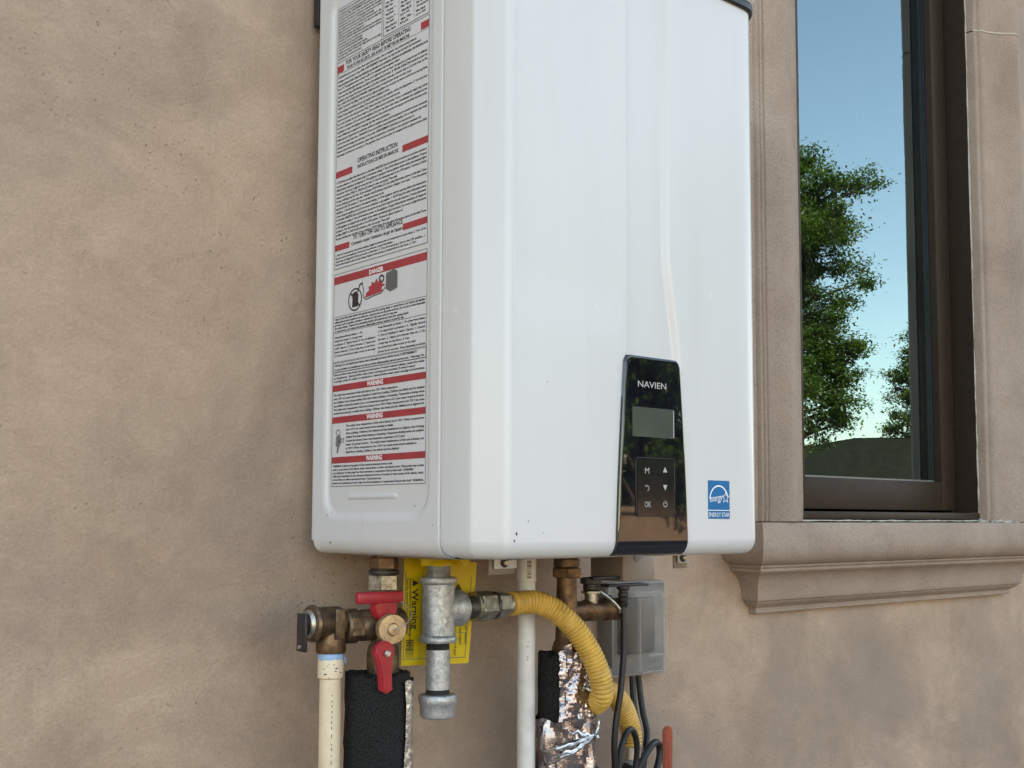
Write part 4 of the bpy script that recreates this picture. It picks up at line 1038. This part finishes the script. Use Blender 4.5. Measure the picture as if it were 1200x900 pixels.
# foil wrapped cold pipe
cs_ = thing('foil_pipe_sleeve', (.303,-.11,0), 'crinkled silver foil wrapped pipe sleeve showing black foam on its left', 'pipe insulation')
foam_tube(.303,-.11,.0325,.25,1.3380,11,cs_)
MB().lathe((.303,-.11,.03),(0,0,1), [(.0111,0),(.0111,1.28)], 24).build('pipe', 'copper_brown', cs_)
foil_sheet(.303,-.11,.0352,1.262,1.3440,-143,75,21,.0046,cs_, sc=36)
foil_sheet(.3035,-.11,.0365,.25,1.2650,-215,145,27,.0050,cs_, nz=200, sc=36, edge=.010)
foil_sheet(.304,-.11,.0345,1.3220,1.3500,-135,60,31,.0034,cs_, nz=26, sc=45, edge=.010)
rnd = random.Random(31)
for k, (a_s, z_s, a_e, z_e) in enumerate([(-170,1.228,-75,1.246),(-160,1.214,-80,1.243),(-70,1.246,-35,1.258),(-72,1.244,-38,1.236),(-125,1.252,-78,1.244),(-150,1.222,-90,1.238)]):
    mb = MB(); vs = []; n = 16
    for i in range(n+1):
        t = i/n; a = R(a_s+(a_e-a_s)*t); z = z_s+(z_e-z_s)*t + .004*noise.noise((t*5,k,1))
        r = .0405+.0022*noise.noise((t*6,k,9)); wd = .0012+.0026*abs(math.sin(t*3.1))*(.6+.5*noise.noise((t*9,k,4)))
        vs += [(.303+r*math.cos(a),-.11+r*math.sin(a),z-wd), (.303+(r+.0012)*math.cos(a),-.11+(r+.0012)*math.sin(a),z), (.303+r*math.cos(a),-.11+r*math.sin(a),z+wd)]
    fs = []
    for i in range(n):
        for q in range(2): fs.append((3*i+q,3*i+q+1,3*i+3+q+1,3*i+3+q))
    mb.add(vs,fs).build('foil_strip', 'foil_band', cs_, 20)
MB().lathe((.303,-.11,1.185),(0,0,1), [(.040,0),(.0415,.002),(.0415,.017),(.040,.019)], 40).build('black_tape', 'rubber', cs_)

# weatherproof outlet with a clear bubble cover
ob = thing('outlet_box', (.54,0,1.29), 'grey weatherproof outlet box with a smoky clear bubble cover on the wall', 'outlet box')
MB().bbox((.467,-.020,1.284),(.583,.004,1.414), .004, 3).build('back_plate', 'box_grey', ob)
MB().bbox((.485,-.030,1.315),(.552,-.0205,1.392), .003).build('receptacle', 'socket', ob)
def bubble_mesh():
    prof = [(0,0),(.0010,.004),(.0018,.012),(.0040,.030),(.0058,.040),(.0095,.0445),(.016,.0462)]  # (inset, depth)
    vs = []; fs = []; n = 32
    for ins, d in prof:
        pts = rrect(.4690+ins*.9,.5820-(.052*(d/.0462)**1.2)-ins*.4,1.2875+ins*.9,1.4110-ins*.9,max(.002,.009-ins*.2),-.0212-d,7)
        vs += pts
    n = len(pts)
    for j in range(len(prof)-1):
        for k in range(n): k2=(k+1)%n; fs.append((j*n+k,j*n+k2,(j+1)*n+k2,(j+1)*n+k))
    fs.append(tuple((len(prof)-1)*n+k for k in range(n)))
    return MB().add(vs,fs)
bb = bubble_mesh().build('bubble_cover', 'bubble', ob, 35)
lipv = MB(); n_ = 0
path = rrect(.4680,.5835,1.2865,1.4120,.010,-.0225,7); path.append(path[0])
lipv.tube(path, .0022, 8, False).build('cover_lip', 'bubble', ob, 60)
path = rrect(.4810,.5270,1.2965,1.4020,.007,-.0672,7); path.append(path[0])
MB().tube(path, .0009, 8, False).build('highlight_rim', 'bubble', ob, 60)  # thin tube added round the cover front to catch highlights
MB().bbox((.4635,-.032,1.300),(.4675,-.012,1.398), .0015).build('hinge', 'box_grey', ob)
flat(text_lines([('WHILE IN USE', .0058, (.4960,-.0680,1.3085), U, V, .024, 'L'), ('PULL', .0070, (.4985,-.0680,1.3000), U, V, .017, 'L')]), 'embossed_lettering', 'box_grey', ob)
MB().bbox((.4960,-.0725,1.3165),(.5230,-.0678,1.3205), .001).build('finger_tab', 'bubble', ob)
MB().lathe((.4660,-.020,1.3055),(0,-1,0), [(.0045,0),(.0045,.003)], 14).build('cover_screw', 'steel', ob)

# cords
pc_ = thing('power_cord', (.396,-.135,1.19), 'thick black power cord dropping from the grey housing past the yellow hose', 'cord')
kx, ky = .3905, -.1240
MB().lathe((kx,ky,1.4195),(0,0,-1), [(.0085,0),(.0085,.006),(.0060,.008),(.0060,.0105),(.0070,.0115),(.0070,.0150),(.0058,.0158),(.0068,.0172),(.0064,.0210),(.0054,.0216),(.0062,.0230),(.0056,.0275),(.0044,.0290),(.0044,.034)], 20).build('strain_relief', 'black_plastic', pc_)
MB().bbox((.3560,-.1335,1.4165),(.4280,-.1175,1.4200), .001).build('mounting_strip', 'black_plastic', pc_)
MB().tube(spline([(kx,ky,1.388),(.389,-.126,1.36),(.385,-.1285,1.325),(.378,-.1300,1.285),(.3715,-.1295,1.255),(.3690,-.1285,1.225),(.372,-.126,1.195),(.376,-.12,1.15),(.378,-.11,1.05),(.38,-.1,.9)], 12), .0041, 12).build('cord', 'rubber', pc_)
def cord(name, label, pts, r):
    o = MB().tube(spline(pts, 12), r, 10).build(name, 'rubber', None); tag(o, label, 'cord', 'black cords below the outlet box'); return o
cord('appliance_cord', 'left of two black cords leaving the outlet box bottom', [(.494,-.040,1.288),(.493,-.042,1.268),(.490,-.048,1.245),(.486,-.058,1.222),(.470,-.070,1.204),(.452,-.083,1.186),(.435,-.094,1.165),(.42,-.1,1.12),(.41,-.1,.95)], .0044)
cord('appliance_cord', 'right of two black cords leaving the outlet box bottom', [(.506,-.040,1.288),(.506,-.043,1.265),(.504,-.050,1.240),(.503,-.058,1.216),(.489,-.068,1.195),(.470,-.080,1.170),(.45,-.09,1.13),(.44,-.1,.95)], .0044)
cord('coiled_cord', 'black cord loop nearest the faded red lever at the bottom edge', [(.430,-.100,1.170),(.448,-.100,1.190),(.474,-.094,1.207),(.494,-.087,1.205),(.497,-.086,1.188),(.484,-.090,1.168),(.465,-.097,1.150),(.445,-.1,1.13)], .0046)
cord('coiled_cord', 'black cord loop nearest the foil wrapped pipe at the bottom edge', [(.388,-.121,1.16),(.384,-.121,1.185),(.388,-.1205,1.212),(.399,-.119,1.232),(.413,-.116,1.236),(.424,-.113,1.222),(.428,-.110,1.200),(.424,-.107,1.17),(.42,-.1,1.13)], .0040)
tie = MB().lathe((.425,-.105,1.175),(.5,-.2,1), [(.016,0),(.0172,.002),(.0172,.009),(.016,.011)], 20).build('cord_tie', 'rubber', None)
tag(tie, 'black strap holding the coiled cords together at the bottom edge', 'strap')

# gas shut-off with faded red lever
gs = thing('gas_shutoff_valve', (.552,-.045,1.1), 'faded red lever handle standing upright below the outlet box', 'valve')
ly = -.052
pts = []
for k in range(13):
    a = R(180-180*k/12); pts.append((.5535+.0093*math.cos(a), ly, 1.2075+.0093*math.sin(a)))
pts = pts + [(.5615,ly,1.13),(.5615,ly,1.06),(.5440,ly,1.06),(.5440,ly,1.13)]
lo = MB().prism(pts, (0,.0055,0)).build('lever_handle', 'red_faded', gs, 30)
bm = bmesh.new(); bm.from_mesh(lo.data); bmesh.ops.bevel(bm, geom=[e for e in bm.edges if all(v.co.y < ly+.001 for v in e.verts) or all(v.co.y > ly+.0045 for v in e.verts)], offset=.0019, segments=3, affect='EDGES'); bm.to_mesh(lo.data); bm.free(); lo.data.shade_smooth(); lo.data.set_sharp_from_angle(angle=R(45))
MB().bbox((.5503,ly-.0006,1.09),(.5567,ly+.001,1.196), .0005).build('grip_groove', 'red_groove', gs)
MB().lathe((.5527,-.02,1.055),(0,0,-1), [(.016,0),(.019,.004),(.019,.04),(.016,.044)], 24).build('valve_body', 'brass', gs)
MB().lathe((.5527,-.02,1.05),(0,-1,0), [(.008,0),(.008,.034)], 16).build('valve_stem', 'brass', gs)
MB().lathe((.5527,-.02,.03),(0,0,1), [(.0133,0),(.0133,1.0)], 24).build('supply_pipe', 'galv', gs)

# ============================================================ what the window and the panel mirror: yard, trees, neighbour
fence = thing('garden_wall', (3,-9.4,0), 'tan block garden wall across the yard, seen mirrored in the control panel', 'garden wall')
MB().box((-14,-9.55,0),(20,-9.35,1.58)).build('block_course', 'block', fence, 0)
MB().bbox((-14,-9.60,1.58),(20,-9.30,1.65), .015).build('coping', 'block', fence)
nb = thing('neighbour_house', (21,-14,0), 'low house with dark shingle roof mirrored at the bottom of the window', 'house')
dirv = Vector((.72,.69,0)).normalized(); prp = Vector((dirv.y,-dirv.x,0)); c0 = Vector((20.8,-13.6,0))
def nbp(a, b, z): p = c0+dirv*a+prp*b; return (p.x,p.y,z)
MB().add([nbp(-9,-.2,0),nbp(10,-.2,0),nbp(10,6,0),nbp(-9,6,0),nbp(-9,-.2,1.40),nbp(10,-.2,1.40),nbp(10,6,1.40),nbp(-9,6,1.40)], [(0,1,5,4),(1,2,6,5),(2,3,7,6),(3,0,4,7)]).build('wall', 'house_paint', nb, 0)
MB().add([nbp(-9.6,-.9,1.35),nbp(10.6,-.9,1.35),nbp(10.6,6.7,1.35),nbp(-9.6,6.7,1.35),nbp(.7,2.9,3.46),nbp(9.6,2.9,3.50)], [(0,1,5,4),(1,2,5),(2,3,4,5),(3,0,4),(0,3,2,1)]).build('roof', 'shingle', nb, 0)

def leaf_mesh(clumps, per, size, seed):
    rnd = random.Random(seed); mb = MB()
    tot = sum(c[3]**2 for c in clumps)
    vs = []; fs = []
    for cx, cy, cz, r in clumps:
        n = int(per*r*r*(1+.3*rnd.random()))
        # sub sprays inside the clump
        subs = []
        for q in range(max(5,int(46*r))):
            d = Vector((rnd.gauss(0,1),rnd.gauss(0,1),rnd.gauss(0,.8))); d = d.normalized()*r*1.12*rnd.random()**.45
            subs.append((Vector((cx,cy,cz))+Vector((d.x,d.y,d.z*.85)), rnd.uniform(.05,.14)))
        for k in range(n):
            c, sr = rnd.choice(subs)
            p = c + Vector((rnd.gauss(0,sr),rnd.gauss(0,sr),rnd.gauss(0,sr*.55)-.02))
            L = size*rnd.uniform(.6,1.35); u = Vector((rnd.gauss(0,1),rnd.gauss(0,1),rnd.gauss(0,.5)-.25)).normalized()
            v = u.cross(Vector((rnd.gauss(0,.5),rnd.gauss(0,.5),1))).normalized()*L*.24
            o = len(vs); vs += [p, p+u*L*.5+v, p+u*L, p+u*L*.5-v]; fs.append((o,o+1,o+2,o+3))
    mb.v = [tuple(x) for x in vs]; mb.f = fs
    me = bpy.data.meshes.new('crown'); me.from_pydata(mb.v,[],mb.f); me.update(); return me
def tree(base, clumps, per, size, seed, mat, label, top, group, r0=.16):
    t = thing('broadleaf_tree', base, label, 'tree', group)
    rnd = random.Random(seed); b = Vector(base)
    me = leaf_mesh(clumps, per, size, seed); me.materials.append(M[mat])
    o = bpy.data.objects.new('crown', me); col.objects.link(o); attach(o, t)
    mb = MB(); tops = b+Vector((0,0,top))
    tr = spline([b, b+Vector((.08,-.05,top*.35)), b+Vector((-.05,.05,top*.7)), tops], 6)
    mb.tube(tr, [r0*(1-.8*i/(len(tr)-1)) for i in range(len(tr))], 10)
    for cx, cy, cz, r in clumps:
        q = Vector((cx,cy,cz)); zz_ = max(.9, min(top*.9, (cz-b.z)-.9*((q-b).xy.length)*.6))
        s = b+Vector((0,0,zz_)); m = s.lerp(q,.5)+Vector((0,0,.1)); pth = spline([s,m,q],5)
        mb.tube(pth, [r0*.35*(1-.85*i/(len(pth)-1)) for i in range(len(pth))], 6)
    mb.build('trunk', 'bark', t, 60); return t
BIG = [(12.53,-8.03,6.41,.26),(12.72,-7.9,6.07,.28),(13.03,-7.64,6.1,.23),(13.23,-7.47,6.1,.14),(12.61,-8.04,5.66,.35),(12.84,-7.86,5.49,.26),(12.56,-8.15,5.08,.41),(12.96,-7.82,4.97,.29),(13.18,-7.66,4.74,.19),(12.72,-8.07,4.5,.39),(13.03,-7.81,4.45,.16),(12.66,-8.18,3.92,.39),(13.02,-7.88,3.81,.3),(13.17,-7.74,3.93,.14),(12.78,-8.14,3.35,.39),(13.09,-7.87,3.4,.23),(12.98,-8.01,3.0,.28),(12.77,-8.21,2.71,.23),(13.08,-7.94,2.83,.14),(12.83,-8.18,2.54,.12),(12.16,-8.4,5.89,.46),(12.22,-8.47,4.73,.52),(12.2,-8.61,3.57,.52),(12.37,-8.54,2.88,.35),(12.41,-8.16,6.12,.35)]
BIG = [(a-.17,b-.28,c,d) for a,b,c,d in BIG]
rnd = random.Random(77)
BIG += [(12.45,-8.45,4.1,.40),(12.62,-8.40,3.55,.40),(12.80,-8.22,3.1,.32),(12.70,-8.35,4.25,.34),(12.75,-8.25,3.72,.30)]
BIG += [(11.9+rnd.uniform(-1.0,.5), -8.8+rnd.uniform(-.9,.7), rnd.uniform(2.7,6.3), rnd.uniform(.4,.6)) for k in range(20)]
tree((11.9,-8.95,0), BIG, 16000, .056, 1, 'leaf', 'tall leafy tree mirrored at the left of the window glass', 5.6, 'trees mirrored in the window')
SM = [(24.6,-13.61,5.85,.28),(24.71,-13.58,5.24,.37),(24.51,-13.82,4.53,.45),(24.83,-13.57,4.33,.45),(24.39,-13.99,3.93,.33),(24.74,-13.71,3.72,.41),(24.25,-14.14,3.66,.2),(24.5,-13.7,5.3,.35),(24.45,-13.85,4.9,.4),(24.96,-13.4,4.94,.41),(25.09,-13.4,3.93,.41),(25.3,-13.2,5.4,.6),(25.4,-13.1,4.4,.7)]
SM = [(a-.29,b-.54,c,d) for a,b,c,d in SM]
tree((24.95,-13.75,0), SM, 10000, .08, 2, 'leaf_b', 'smaller yellow-green tree mirrored low at the right of the window glass', 5.0, 'trees mirrored in the window', .1)
for k, (x, y) in enumerate([(11.2,-10.9),(8.4,-12.4),(13.6,-12.6),(5.0,-12.6)]):
    rnd = random.Random(200+k)
    cl = [(x+rnd.gauss(0,.85), y+rnd.gauss(0,.85), rnd.uniform(1.9,5.6), rnd.uniform(.4,.65)) for q in range(34)]
    tree((x,y,0), cl, 1500, .16, 20+k, 'leaf', ['bushy tree behind the garden wall, nearest the house','bushy tree behind the garden wall, second from the left','bushy tree behind the garden wall, farthest right','bushy tree behind the garden wall, farthest left'][k], 4.6, 'trees behind the garden wall', .12)
